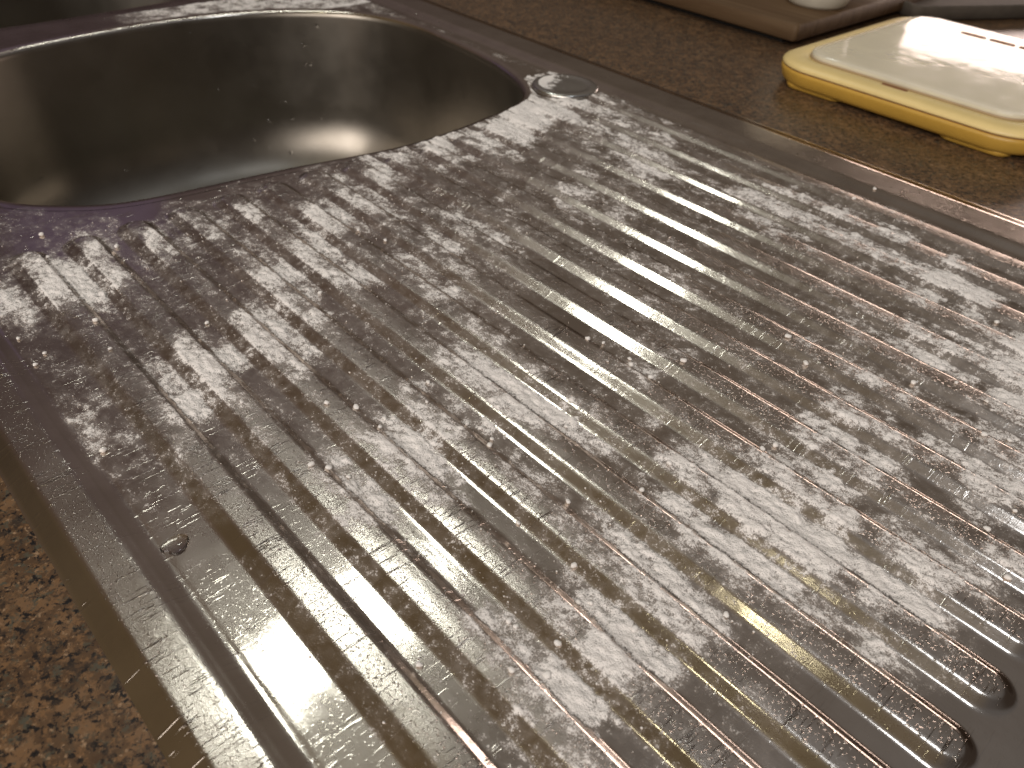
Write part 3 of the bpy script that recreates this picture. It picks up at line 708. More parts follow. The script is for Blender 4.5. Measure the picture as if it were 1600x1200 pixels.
[0, 0, 0, 0, 0, 0, 0, 0, 0, 0, 1, 2, 3, 5, 8, 10, 11, 10, 9, 9, 10, 11, 11, 12, 11, 10, 8, 7, 6, 6, 7, 7, 7, 8, 9, 10, 11, 11, 11, 12, 13, 14, 13, 12, 11, 10, 11, 12, 12, 12, 10, 9, 8, 7, 6, 5, 5, 4, 4, 4, 4, 4, 6, 7, 10, 11, 12, 13, 14, 14, 14, 13, 12, 11, 10, 8, 7, 7, 7, 7, 6, 6, 6, 6, 7, 8, 8, 8, 9, 9, 9, 10, 11, 11, 11, 12, 11, 11, 10, 12, 14, 11, 6, 3, 3, 3, 3, 3, 2, 2, 0, 0, 0, 0, 0, 0, 0, 0, 0, 0, 0, 0, 0, 0, 0, 0],
[0, 0, 0, 0, 0, 0, 0, 0, 0, 0, 0, 2, 4, 5, 7, 8, 8, 9, 9, 9, 10, 10, 11, 12, 12, 10, 8, 7, 7, 8, 8, 8, 9, 10, 11, 12, 13, 14, 14, 15, 14, 13, 11, 11, 10, 11, 12, 13, 13, 11, 9, 8, 8, 6, 5, 4, 4, 4, 4, 4, 5, 6, 7, 9, 10, 11, 12, 12, 12, 12, 12, 11, 10, 10, 8, 7, 7, 8, 9, 8, 7, 7, 7, 8, 8, 9, 10, 9, 10, 10, 10, 10, 11, 11, 11, 12, 12, 11, 12, 13, 14, 13, 8, 5, 5, 4, 4, 3, 2, 2, 1, 0, 0, 0, 0, 0, 0, 0, 0, 0, 0, 0, 0, 0, 0, 0],
[0, 0, 0, 0, 0, 0, 0, 0, 0, 0, 0, 1, 2, 4, 5, 6, 6, 7, 8, 9, 9, 10, 10, 10, 10, 9, 7, 7, 7, 8, 9, 9, 10, 11, 11, 12, 14, 16, 15, 14, 13, 12, 10, 10, 10, 11, 12, 12, 10, 9, 7, 6, 5, 4, 3, 3, 4, 4, 4, 5, 6, 7, 8, 9, 10, 11, 11, 10, 10, 10, 9, 8, 9, 9, 8, 8, 8, 10, 9, 9, 8, 8, 9, 8, 7, 8, 10, 10, 10, 10, 11, 12, 12, 12, 12, 13, 13, 13, 13, 13, 14, 12, 9, 6, 6, 5, 4, 3, 2, 2, 0, 0, 0, 0, 0, 0, 0, 0, 0, 0, 0, 0, 0, 0, 0, 0],
[0, 0, 0, 0, 0, 0, 0, 0, 0, 0, 0, 0, 1, 2, 3, 4, 6, 7, 8, 8, 9, 9, 9, 9, 8, 7, 6, 7, 8, 8, 9, 10, 10, 10, 11, 12, 14, 15, 15, 14, 12, 11, 10, 9, 9, 10, 9, 9, 7, 6, 5, 4, 3, 2, 3, 3, 4, 4, 5, 6, 7, 8, 8, 9, 9, 9, 9, 9, 10, 9, 7, 9, 10, 10, 8, 8, 9, 10, 10, 9, 9, 10, 9, 7, 6, 8, 9, 10, 10, 10, 12, 13, 13, 14, 13, 14, 13, 13, 13, 13, 13, 11, 8, 6, 6, 5, 4, 3, 2, 1, 0, 0, 0, 0, 0, 0, 0, 0, 0, 0, 0, 0, 0, 0, 0, 0],
[0, 0, 0, 0, 0, 0, 0, 0, 0, 0, 0, 0, 0, 2, 3, 4, 5, 6, 7, 8, 9, 9, 9, 8, 7, 7, 7, 8, 8, 9, 9, 9, 9, 9, 10, 11, 13, 13, 14, 13, 12, 11, 10, 9, 8, 8, 7, 6, 6, 4, 3, 2, 2, 3, 3, 4, 4, 5, 6, 6, 7, 8, 8, 8, 8, 7, 8, 10, 10, 10, 10, 12, 13, 10, 9, 8, 8, 9, 9, 9, 9, 9, 8, 7, 7, 8, 9, 10, 10, 11, 13, 13, 13, 12, 13, 12, 12, 11, 11, 11, 10, 10, 8, 5, 5, 5, 4, 2, 1, 0, 0, 0, 0, 0, 0, 0, 0, 0, 0, 0, 0, 0, 0, 0, 0, 0],
[0, 0, 0, 0, 0, 0, 0, 0, 0, 0, 0, 0, 1, 1, 3, 4, 5, 6, 7, 8, 9, 9, 9, 9, 9, 9, 8, 8, 9, 9, 10, 9, 9, 8, 10, 11, 12, 12, 13, 13, 12, 11, 10, 9, 8, 6, 6, 6, 5, 4, 2, 3, 3, 4, 4, 5, 5, 6, 6, 7, 8, 8, 9, 8, 6, 8, 10, 11, 12, 11, 11, 13, 12, 10, 9, 8, 7, 8, 8, 8, 7, 7, 7, 6, 6, 8, 9, 10, 10, 10, 10, 11, 10, 9, 10, 9, 9, 8, 8, 8, 7, 7, 7, 5, 4, 4, 3, 2, 1, 1, 1, 0, 0, 0, 0, 0, 0, 0, 0, 0, 0, 0, 0, 0, 0, 0],
[0, 0, 0, 0, 0, 0, 0, 0, 0, 0, 0, 1, 1, 2, 3, 4, 5, 7, 8, 9, 10, 11, 11, 11, 10, 10, 9, 9, 10, 10, 10, 10, 10, 9, 10, 11, 11, 12, 12, 12, 12, 11, 10, 9, 8, 7, 7, 6, 5, 4, 3, 3, 4, 4, 5, 5, 6, 6, 6, 7, 8, 10, 10, 9, 9, 10, 11, 12, 12, 10, 11, 12, 11, 10, 9, 8, 7, 7, 8, 7, 5, 5, 6, 5, 5, 7, 9, 9, 9, 8, 6, 8, 7, 6, 8, 7, 8, 7, 7, 7, 5, 5, 6, 4, 5, 4, 3, 2, 1, 2, 1, 0, 0, 0, 0, 0, 0, 0, 0, 0, 0, 0, 0, 0, 0, 0],
[0, 0, 0, 0, 0, 0, 0, 0, 0, 0, 1, 1, 2, 2, 3, 5, 6, 7, 8, 9, 11, 12, 13, 12, 11, 10, 10, 10, 11, 11, 11, 10, 10, 10, 10, 11, 11, 12, 12, 12, 12, 12, 11, 10, 9, 9, 8, 7, 6, 4, 4, 4, 5, 5, 6, 6, 5, 5, 5, 7, 10, 12, 13, 12, 11, 12, 13, 13, 12, 11, 11, 11, 11, 11, 10, 9, 9, 8, 8, 7, 6, 5, 5, 5, 5, 7, 9, 8, 9, 8, 6, 7, 6, 7, 9, 10, 10, 10, 10, 8, 7, 6, 7, 7, 6, 6, 4, 3, 2, 2, 3, 2, 1, 0, 0, 0, 0, 0, 0, 0, 0, 0, 0, 0, 0, 0],
[0, 0, 0, 0, 0, 0, 0, 0, 0, 0, 1, 1, 2, 3, 4, 6, 7, 7, 8, 10, 11, 12, 13, 11, 9, 9, 9, 10, 11, 11, 11, 10, 10, 11, 11, 12, 12, 12, 12, 12, 12, 12, 12, 11, 11, 10, 9, 6, 5, 4, 4, 5, 5, 6, 6, 5, 5, 4, 6, 9, 11, 13, 14, 13, 13, 14, 15, 15, 14, 13, 12, 13, 13, 12, 12, 12, 11, 11, 10, 9, 8, 7, 6, 6, 7, 8, 9, 9, 11, 10, 9, 8, 9, 11, 12, 13, 13, 14, 13, 11, 11, 11, 10, 10, 10, 10, 7, 5, 6, 5, 6, 5, 3, 0, 0, 0, 0, 0, 0, 0, 0, 0, 0, 0, 0, 0],
[0, 0, 0, 0, 0, 0, 0, 0, 0, 1, 1, 2, 3, 4, 5, 6, 6, 7, 8, 10, 10, 10, 9, 8, 7, 6, 8, 10, 10, 10, 10, 11, 12, 12, 13, 13, 12, 11, 11, 11, 11, 12, 13, 13, 12, 10, 8, 6, 4, 5, 5, 6, 6, 6, 5, 4, 4, 6, 8, 10, 12, 12, 13, 14, 14, 14, 15, 16, 15, 14, 14, 14, 15, 14, 13, 14, 13, 13, 12, 12, 11, 9, 8, 8, 7, 8, 10, 10, 11, 13, 12, 11, 13, 13, 14, 16, 15, 16, 15, 14, 14, 14, 14, 13, 12, 13, 11, 10, 10, 9, 9, 7, 5, 2, 0, 0, 0, 0, 0, 0, 0, 0, 0, 0, 0, 0],
[0, 0, 0, 0, 0, 0, 0, 0, 0, 0, 1, 2, 3, 4, 4, 5, 6, 7, 8, 8, 7, 7, 6, 4, 5, 8, 9, 10, 11, 11, 12, 13, 14, 14, 13, 12, 11, 10, 10, 10, 10, 11, 13, 13, 11, 9, 7, 6, 5, 5, 6, 6, 6, 6, 4, 5, 6, 8, 10, 10, 11, 12, 13, 14, 14, 14, 14, 15, 16, 14, 14, 15, 15, 14, 14, 14, 15, 14, 13, 13, 13, 11, 9, 8, 7, 8, 9, 10, 10, 12, 14, 13, 14, 14, 15, 15, 16, 15, 16, 15, 16, 16, 15, 13, 12, 12, 13, 12, 11, 11, 9, 7, 5, 3, 1, 0, 0, 0, 0, 0, 0, 0, 0, 0, 0, 0],
[0, 0, 0, 0, 0, 0, 0, 0, 0, 0, 1, 2, 2, 3, 4, 5, 5, 5, 5, 5, 5, 4, 4, 5, 7, 9, 11, 12, 12, 13, 14, 15, 15, 14, 13, 12, 11, 10, 9, 9, 9, 10, 11, 11, 11, 9, 8, 7, 6, 6, 7, 8, 8, 7, 6, 6, 8, 9, 10, 10, 10, 11, 12, 13, 13, 13, 13, 13, 14, 13, 13, 13, 14, 14, 13, 13, 14, 13, 12, 12, 12, 12, 9, 7, 6, 7, 8, 9, 8, 10, 13, 14, 12, 13, 13, 13, 14, 15, 14, 15, 15, 15, 14, 11, 11, 11, 11, 11, 9, 11, 9, 7, 5, 3, 2, 1, 0, 0, 0, 0, 0, 0, 0, 0, 0, 0],
[0, 0, 0, 0, 0, 0, 0, 0, 0, 0, 0, 1, 2, 3, 3, 4, 4, 4, 3, 3, 3, 4, 5, 7, 9, 12, 13, 13, 14, 15, 16, 15, 14, 13, 12, 11, 10, 9, 7, 7, 8, 9, 9, 9, 10, 9, 8, 7, 7, 8, 9, 10, 9, 9, 8, 8, 8, 9, 10, 10, 10, 11, 12, 13, 12, 11, 11, 11, 11, 11, 12, 12, 12, 12, 11, 12, 12, 11, 10, 10, 10, 10, 8, 6, 6, 6, 8, 9, 7, 10, 13, 12, 10, 11, 11, 12, 14, 13, 12, 13, 13, 13, 13, 10, 9, 9, 9, 9, 7, 9, 9, 6, 5, 3, 2, 2, 0, 0, 0, 0, 0, 0, 0, 0, 0, 0],
[0, 0, 0, 0, 0, 0, 0, 0, 0, 0, 0, 1, 1, 2, 3, 3, 3, 3, 2, 2, 3, 4, 6, 8, 10, 12, 14, 15, 16, 16, 15, 14, 13, 12, 11, 10, 9, 8, 6, 6, 7, 7, 8, 9, 9, 9, 8, 8, 9, 10, 11, 12, 11, 10, 10, 9, 9, 10, 10, 10, 11, 12, 12, 11, 11, 10, 8, 8, 9, 10, 10, 10, 10, 10, 9, 10, 10, 9, 8, 7, 8, 8, 6, 6, 6, 7, 11, 11, 11, 11, 12, 11, 9, 11, 11, 12, 14, 13, 11, 13, 13, 14, 14, 11, 8, 9, 8, 8, 8, 8, 8, 7, 7, 5, 3, 2, 1, 0, 0, 0, 0, 0, 0, 0, 0, 0],
[0, 0, 0, 0, 0, 0, 0, 0, 0, 0, 0, 0, 1, 2, 2, 2, 2, 2, 2, 2, 3, 4, 6, 8, 10, 12, 14, 16, 15, 14, 13, 13, 12, 11, 10, 9, 8, 7, 6, 6, 6, 7, 8, 9, 9, 9, 9, 10, 11, 12, 12, 12, 12, 11, 10, 10, 10, 10, 10, 10, 10, 10, 11, 10, 9, 8, 7, 6, 8, 9, 9, 8, 8, 8, 8, 8, 8, 8, 7, 6, 6, 6, 6, 6, 7, 9, 13, 14, 14, 13, 13, 12, 12, 12, 13, 14, 15, 14, 13, 14, 15, 16, 16, 13, 10, 10, 10, 9, 10, 9, 8, 9, 9, 6, 3, 2, 0, 0, 0, 0, 0, 0, 0, 0, 0, 0],
[0, 0, 0, 0, 0, 0, 0, 0, 0, 0, 0, 1, 1, 2, 2, 2, 2, 2, 2, 2, 2, 4, 6, 8, 10, 12, 14, 14, 14, 13, 12, 11, 11, 10, 9, 8, 7, 7, 6, 6, 7, 8, 9, 10, 10, 10, 10, 11, 12, 11, 11, 11, 11, 11, 10, 10, 10, 9, 9, 9, 8, 8, 9, 9, 8, 7, 6, 7, 8, 8, 8, 7, 6, 6, 6, 7, 7, 6, 6, 6, 6, 6, 6, 6, 8, 11, 12, 15, 15, 15, 14, 15, 15, 14, 14, 15, 16, 16, 16, 16, 17, 17, 17, 15, 12, 12, 14, 13, 12, 12, 11, 12, 10, 7, 3, 1, 0, 0, 0, 0, 0, 0, 0, 0, 0, 0],
[0, 0, 0, 0, 0, 0, 0, 0, 0, 0, 1, 1, 2, 2, 2, 2, 2, 2, 2, 2, 3, 4, 5, 7, 10, 11, 12, 13, 13, 12, 11, 11, 10, 9, 8, 7, 7, 6, 6, 7, 8, 10, 11, 11, 11, 11, 11, 11, 11, 10, 10, 10, 11, 11, 10, 10, 9, 8, 8, 6, 6, 6, 7, 7, 7, 6, 6, 7, 7, 7, 6, 5, 5, 5, 5, 6, 6, 6, 6, 6, 6, 6, 6, 7, 9, 10, 11, 13, 15, 15, 15, 16, 17, 15, 15, 16, 17, 17, 18, 17, 17, 18, 17, 15, 13, 14, 16, 16, 14, 15, 14, 14, 11, 7, 3, 1, 0, 0, 0, 0, 0, 0, 0, 0, 0, 0],
[0, 0, 0, 0, 0, 0, 0, 0, 0, 1, 1, 1, 2, 2, 2, 2, 2, 2, 3, 3, 4, 4, 5, 8, 10, 11, 12, 12, 12, 11, 11, 10, 9, 9, 8, 7, 6, 6, 7, 8, 10, 11, 11, 11, 11, 11, 11, 10, 9, 9, 9, 10, 10, 10, 9, 9, 8, 7, 6, 4, 3, 4, 5, 5, 5, 5, 5, 6, 6, 5, 4, 4, 4, 4, 5, 6, 6, 6, 6, 6, 6, 6, 7, 8, 9, 9, 9, 11, 13, 15, 13, 15, 16, 16, 15, 16, 17, 17, 17, 16, 17, 17, 16, 13, 13, 14, 15, 17, 14, 15, 16, 13, 12, 8, 4, 1, 1, 0, 0, 0, 0, 0, 0, 0, 0, 0],
[0, 0, 0, 0, 0, 0, 0, 0, 1, 1, 1, 1, 2, 2, 2, 2, 3, 4, 4, 5, 5, 5, 6, 9, 10, 12, 12, 11, 11, 11, 10, 10, 10, 9, 8, 7, 7, 7, 8, 9, 10, 10, 10, 10, 10, 10, 10, 9, 8, 9, 9, 10, 10, 9, 9, 8, 7, 6, 4, 3, 2, 3, 4, 4, 4, 4, 4, 4, 4, 4, 3, 3, 3, 4, 5, 6, 6, 6, 6, 6, 6, 6, 7, 8, 7, 7, 7, 8, 11, 12, 11, 13, 15, 15, 14, 15, 16, 16, 14, 15, 15, 16, 14, 12, 12, 13, 13, 14, 12, 15, 15, 11, 9, 8, 4, 2, 1, 0, 0, 0, 0, 0, 0, 0, 0, 0],
[0, 0, 0, 0, 0, 0, 0, 0, 0, 1, 1, 1, 1, 2, 3, 4, 5, 5, 6, 6, 7, 8, 9, 11, 12, 12, 11, 11, 10, 10, 10, 11, 10, 10, 9, 8, 8, 8, 8, 9, 9, 9, 9, 10, 10, 10, 10, 9, 9, 9, 10, 10, 9, 8, 8, 7, 6, 5, 3, 3, 2, 2, 3, 3, 3, 3, 3, 3, 3, 3, 3, 2, 4, 5, 6, 6, 6, 6, 7, 6, 6, 6, 7, 6, 6, 6, 6, 6, 8, 9, 10, 13, 14, 13, 12, 13, 14, 13, 12, 13, 14, 15, 14, 10, 10, 12, 10, 12, 13, 15, 14, 8, 8, 7, 4, 2, 2, 1, 0, 0, 0, 0, 0, 0, 0, 0],
[0, 0, 0, 0, 0, 0, 0, 0, 0, 1, 1, 1, 1, 3, 4, 5, 6, 7, 7, 8, 9, 10, 11, 12, 11, 11, 11, 10, 10, 11, 11, 11, 11, 10, 9, 9, 8, 8, 8, 8, 8, 8, 9, 9, 10, 10, 10, 10, 10, 10, 9, 8, 8, 7, 6, 6, 5, 4, 3, 2, 2, 2, 2, 3, 3, 3, 2, 2, 2, 2, 2, 3, 5, 6, 7, 7, 6, 7, 8, 7, 5, 5, 6, 5, 4, 5, 5, 6, 8, 9, 10, 13, 13, 12, 12, 12, 12, 10, 10, 12, 13, 15, 14, 10, 10, 12, 12, 12, 13, 15, 13, 9, 6, 7, 5, 2, 2, 2, 1, 0, 0, 0, 0, 0, 0, 0],
[0, 0, 0, 0, 0, 0, 0, 0, 0, 0, 1, 1, 2, 3, 5, 6, 8, 8, 9, 9, 10, 11, 11, 11, 11, 10, 10, 11, 11, 12, 12, 12, 11, 10, 10, 9, 9, 8, 7, 6, 7, 8, 9, 10, 10, 10, 10, 10, 10, 9, 8, 7, 6, 6, 5, 5, 4, 3, 3, 2, 2, 2, 2, 2, 2, 2, 2, 2, 2, 2, 3, 4, 6, 7, 8, 8, 8, 9, 9, 7, 5, 4, 5, 5, 4, 4, 5, 6, 7, 7, 9, 11, 12, 12, 12, 12, 9, 8, 11, 12, 12, 14, 13, 9, 11, 14, 13, 12, 12, 13, 12, 9, 7, 9, 6, 2, 2, 2, 2, 1, 0, 0, 0, 0, 0, 0],
[0, 0, 0, 0, 0, 0, 0, 0, 0, 0, 1, 2, 3, 4, 5, 7, 8, 9, 10, 10, 10, 10, 10, 10, 10, 10, 11, 12, 12, 13, 12, 11, 11, 10, 10, 9, 8, 7, 7, 7, 7, 9, 9, 10, 10, 10, 10, 10, 9, 8, 7, 6, 5, 5, 4, 4, 3, 3, 2, 2, 2, 2, 2, 2, 2, 2, 2, 2, 2, 3, 4, 5, 6, 8, 9, 9, 9, 10, 8, 6, 5, 5, 6, 5, 5, 4, 4, 5, 6, 6, 7, 9, 10, 12, 12, 11, 8, 9, 12, 12, 11, 11, 10, 10, 11, 13, 14, 12, 12, 12, 12, 9, 9, 10, 6, 3, 2, 2, 2, 2, 1, 0, 0, 0, 0, 0],
[0, 0, 0, 0, 0, 0, 0, 0, 0, 0, 1, 2, 3, 4, 6, 7, 8, 9, 10, 10, 9, 9, 9, 9, 10, 11, 12, 13, 13, 12, 11, 11, 10, 10, 9, 9, 8, 7, 7, 8, 9, 10, 10, 10, 10, 10, 10, 9, 8, 7, 6, 6, 5, 4, 4, 4, 3, 3, 2, 2, 2, 2, 2, 2, 2, 1, 1, 1, 2, 3, 4, 5, 7, 9, 9, 9, 9, 9, 7, 6, 5, 5, 6, 6, 5, 4, 4, 5, 6, 6, 6, 7, 10, 12, 12, 12, 10, 11, 13, 11, 9, 8, 8, 9, 10, 11, 12, 11, 11, 12, 12, 10, 9, 9, 5, 4, 3, 2, 2, 2, 2, 1, 0, 0, 0, 0],
[0, 0, 0, 0, 0, 0, 0, 0, 0, 0, 1, 2, 3, 5, 6, 7, 8, 9, 9, 8, 8, 8, 8, 10, 11, 13, 14, 13, 12, 11, 10, 9, 9, 9, 9, 8, 7, 8, 8, 9, 9, 10, 10, 10, 10, 10, 9, 8, 6, 6, 7, 7, 6, 5, 4, 4, 3, 3, 2, 2, 2, 2, 2, 2, 1, 1, 0, 2, 3, 4, 4, 5, 6, 8, 9, 8, 9, 8, 7, 5, 5, 5, 6, 6, 5, 4, 4, 5, 6, 6, 6, 7, 10, 12, 13, 13, 12, 13, 12, 9, 9, 7, 7, 8, 9, 9, 10, 10, 10, 11, 11, 11, 11, 9, 6, 5, 4, 3, 2, 2, 2, 1, 1, 0, 0, 0],
[0, 0, 0, 0, 0, 0, 0, 0, 0, 0, 1, 2, 4, 5, 6, 7, 8, 8, 8, 7, 7, 8, 10, 11, 13, 14, 13, 12, 11, 10, 9, 9, 9, 9, 8, 8, 8, 8, 8, 9, 10, 10, 10, 10, 10, 9, 8, 7, 7, 8, 8, 7, 6, 5, 4, 4, 3, 2, 2, 2, 2, 2, 2, 2, 1, 0, 2, 3, 5, 5, 4, 4, 6, 8, 9, 9, 9, 9, 7, 6, 4, 5, 6, 6, 5, 4, 4, 5, 6, 6, 6, 8, 11, 13, 14, 13, 12, 12, 10, 9, 11, 9, 6, 7, 7, 8, 9, 9, 10, 9, 10, 12, 11, 9, 8, 6, 5, 4, 3, 2, 2, 2, 1, 0, 0, 0],
[0, 0, 0, 0, 0, 0, 0, 0, 0, 1, 2, 3, 4, 5, 6, 7, 8, 8, 7, 7, 8, 10, 12, 13, 14, 13, 11, 10, 9, 8, 8, 8, 8, 8, 8, 8, 8, 8, 9, 10, 10, 10, 10, 10, 10, 9, 8, 8, 9, 9, 9, 8, 7, 6, 5, 4, 3, 2, 2, 2, 2, 2, 2, 2, 1, 2, 3, 5, 5, 5, 5, 5, 7, 9, 9, 9, 10, 9, 7, 6, 5, 5, 6, 5, 4, 4, 4, 5, 5, 6, 7, 8, 11, 13, 14, 12, 12, 11, 9, 11, 13, 10, 7, 6, 7, 7, 8, 8, 8, 7, 8, 11, 12, 10, 9, 7, 6, 4, 3, 3, 2, 2, 2, 1, 0, 0],
[0, 0, 0, 0, 0, 0, 0, 0, 1, 2, 2, 3, 5, 6, 7, 8, 8, 8, 8, 9, 10, 12, 14, 13, 12, 11, 10, 9, 8, 8, 8, 8, 8, 8, 8, 8, 8, 9, 10, 10, 11, 11, 10, 10, 10, 9, 9, 10, 10, 11, 9, 8, 7, 6, 4, 3, 2, 2, 2, 2, 2, 2, 2, 2, 2, 3, 4, 6, 6, 5, 5, 7, 9, 9, 8, 8, 9, 9, 7, 6, 5, 6, 5, 4, 4, 4, 4, 5, 5, 6, 6, 8, 11, 13, 13, 11, 12, 11, 11, 13, 14, 11, 8, 7, 6, 7, 7, 6, 7, 6, 7, 10, 11, 12, 10, 9, 7, 6, 4, 3, 2, 2, 2, 2, 1, 0],
[0, 0, 0, 0, 0, 0, 0, 1, 1, 2, 3, 4, 6, 7, 8, 8, 9, 9, 10, 11, 13, 14, 13, 12, 11, 10, 9, 8, 8, 8, 8, 8, 8, 7, 7, 7, 8, 10, 10, 11, 11, 10, 10, 10, 10, 11, 11, 11, 11, 10, 9, 8, 7, 5, 3, 2, 2, 2, 2, 2, 2, 2, 2, 2, 2, 3, 5, 5, 6, 6, 7, 8, 9, 8, 7, 8, 8, 8, 7, 6, 5, 5, 5, 4, 4, 4, 4, 4, 5, 6, 6, 8, 12, 13, 12, 11, 12, 12, 13, 15, 13, 11, 9, 7, 6, 6, 6, 6, 6, 6, 7, 9, 11, 12, 11, 10, 8, 7, 5, 4, 3, 2, 2, 2, 2, 1],
[0, 0, 0, 0, 0, 0, 1, 1, 2, 3, 4, 5, 7, 9, 9, 10, 10, 11, 12, 13, 13, 13, 12, 11, 10, 9, 8, 8, 8, 8, 8, 7, 7, 7, 7, 8, 9, 10, 12, 11, 10, 9, 9, 9, 11, 12, 13, 12, 11, 9, 8, 7, 6, 4, 2, 2, 2, 2, 2, 2, 2, 2, 2, 2, 2, 3, 4, 5, 6, 7, 8, 9, 8, 7, 6, 7, 8, 8, 6, 5, 4, 4, 4, 4, 4, 4, 4, 4, 5, 7, 7, 9, 12, 13, 12, 12, 14, 13, 14, 15, 13, 11, 9, 7, 6, 6, 6, 7, 7, 5, 6, 8, 10, 11, 12, 11, 10, 8, 7, 5, 4, 3, 2, 2, 2, 2],
[0, 0, 0, 0, 0, 0, 1, 1, 2, 3, 4, 6, 8, 9, 10, 11, 11, 12, 13, 13, 12, 12, 11, 10, 9, 8, 8, 7, 7, 7, 7, 7, 7, 7, 7, 8, 9, 11, 11, 10, 8, 8, 8, 9, 11, 13, 13, 11, 10, 9, 7, 6, 4, 2, 2, 2, 2, 2, 2, 2, 2, 2, 2, 2, 2, 3, 4, 5, 6, 7, 8, 7, 6, 5, 6, 7, 8, 7, 6, 4, 4, 4, 4, 4, 4, 4, 4, 5, 6, 8, 8, 10, 12, 13, 12, 13, 15, 13, 13, 14, 14, 10, 7, 7, 6, 6, 6, 9, 9, 6, 4, 6, 9, 10, 11, 12, 11, 10, 8, 6, 5, 4, 3, 2, 2, 2],
[0, 0, 0, 0, 0, 0, 1, 1, 2, 3, 5, 6, 8, 9, 11, 11, 12, 12, 12, 12, 12, 11, 10, 9, 8, 8, 7, 7, 7, 7, 7, 6, 6, 7, 7, 8, 9, 9, 9, 8, 7, 7, 8, 9, 11, 12, 11, 10, 9, 7, 6, 5, 3, 2, 2, 2, 2, 2, 2, 2, 2, 3, 3, 3, 3, 3, 4, 6, 7, 8, 7, 6, 5, 5, 6, 8, 7, 6, 5, 5, 4, 4, 4, 4, 4, 4, 4, 5, 7, 8, 9, 10, 12, 14, 13, 14, 14, 11, 12, 13, 12, 8, 7, 8, 6, 5, 7, 11, 10, 8, 4, 4, 6, 9, 10, 11, 12, 11, 9, 8, 6, 5, 4, 3, 2, 2],
[0, 0, 0, 0, 0, 0, 0, 1, 2, 3, 5, 6, 7, 9, 10, 12, 12, 12, 12, 12, 11, 10, 10, 8, 7, 7, 7, 7, 7, 7, 7, 6, 6, 6, 7, 8, 8, 8, 7, 6, 6, 7, 8, 9, 10, 10, 10, 8, 8, 7, 5, 4, 3, 2, 2, 2, 2, 3, 3, 3, 3, 3, 3, 4, 4, 4, 5, 6, 8, 7, 6, 5, 4, 5, 6, 7, 7, 6, 5, 5, 4, 4, 4, 4, 4, 4, 4, 5, 6, 7, 8, 10, 12, 13, 13, 13, 12, 10, 10, 11, 10, 6, 8, 9, 6, 4, 9, 13, 12, 10, 7, 3, 4, 7, 10, 11, 11, 12, 11, 9, 8, 6, 4, 3, 3, 2],
[0, 0, 0, 0, 0, 0, 0, 1, 2, 3, 4, 6, 7, 8, 10, 11, 12, 12, 12, 11, 11, 10, 9, 8, 7, 6, 7, 7, 7, 7, 7, 7, 6, 6, 7, 7, 7, 7, 6, 6, 6, 6, 7, 8, 9, 9, 8, 8, 7, 6, 5, 4, 4, 3, 2, 3, 3, 3, 3, 3, 4, 4, 4, 4, 5, 5, 6, 7, 8, 7, 5, 4, 4, 5, 6, 6, 6, 6, 6, 5, 5, 4, 4, 3, 3, 3, 4, 5, 6, 7, 8, 10, 11, 12, 12, 12, 12, 10, 10, 10, 8, 8, 10, 10, 7, 7, 11, 13, 13, 12, 10, 6, 2, 5, 7, 10, 11, 11, 12, 10, 9, 7, 6, 4, 3, 3],
[0, 0, 0, 0, 0, 0, 0, 0, 1, 2, 4, 5, 6, 8, 9, 10, 12, 12, 12, 11, 11, 10, 9, 8, 8, 7, 7, 7, 7, 7, 7, 7, 6, 6, 6, 6, 6, 6, 7, 7, 7, 6, 7, 8, 8, 8, 7, 7, 6, 6, 5, 5, 4, 3, 3, 3, 4, 4, 4, 4, 4, 5, 5, 5, 5, 6, 7, 8, 7, 6, 5, 5, 4, 4, 5, 6, 6, 6, 6, 5, 5, 4, 3, 3, 3, 3, 4, 5, 6, 7, 8, 9, 11, 12, 12, 12, 11, 10, 9, 9, 8, 9, 11, 11, 8, 10, 14, 14, 13, 14, 13, 9, 5, 2, 5, 8, 10, 11, 12, 12, 10, 9, 7, 6, 4, 3],
[0, 0, 0, 0, 0, 0, 0, 0, 1, 2, 3, 4, 6, 7, 9, 10, 11, 12, 12, 11, 11, 10, 9, 9, 9, 8, 8, 8, 8, 7, 7, 7, 6, 6, 6, 6, 6, 7, 7, 7, 7, 7, 7, 8, 8, 7, 7, 6, 6, 6, 6, 5, 4, 4, 4, 4, 4, 4, 4, 4, 5, 5, 6, 6, 5, 6, 7, 7, 7, 6, 6, 6, 5, 5, 5, 6, 6, 6, 6, 5, 4, 4, 3, 2, 3, 4, 4, 5, 6, 7, 8, 9, 11, 12, 11, 11, 10, 9, 8, 8, 8, 10, 11, 11, 10, 12, 14, 14, 14, 15, 14, 12, 8, 5, 3, 6, 8, 10, 11, 12, 11, 10, 8, 7, 5, 4],
[0, 0, 0, 0, 0, 0, 0, 0, 0, 1, 3, 4, 6, 7, 8, 10, 11, 12, 12, 11, 11, 10, 10, 10, 10, 9, 9, 8, 8, 8, 7, 6, 6, 5, 5, 6, 7, 8, 8, 8, 7, 7, 7, 8, 7, 6, 6, 5, 6, 6, 6, 6, 5, 5, 5, 4, 4, 4, 4, 5, 6, 6, 6, 5, 5, 5, 6, 7, 6, 6, 7, 6, 6, 6, 6, 6, 5, 5, 5, 5, 4, 4, 3, 3, 3, 4, 5, 6, 6, 6, 7, 9, 11, 11, 11, 10, 9, 8, 7, 7, 8, 10, 11, 11, 11, 14, 13, 13, 15, 15, 15, 14, 12, 8, 4, 3, 6, 9, 10, 11, 12, 11, 10, 8, 7, 5],
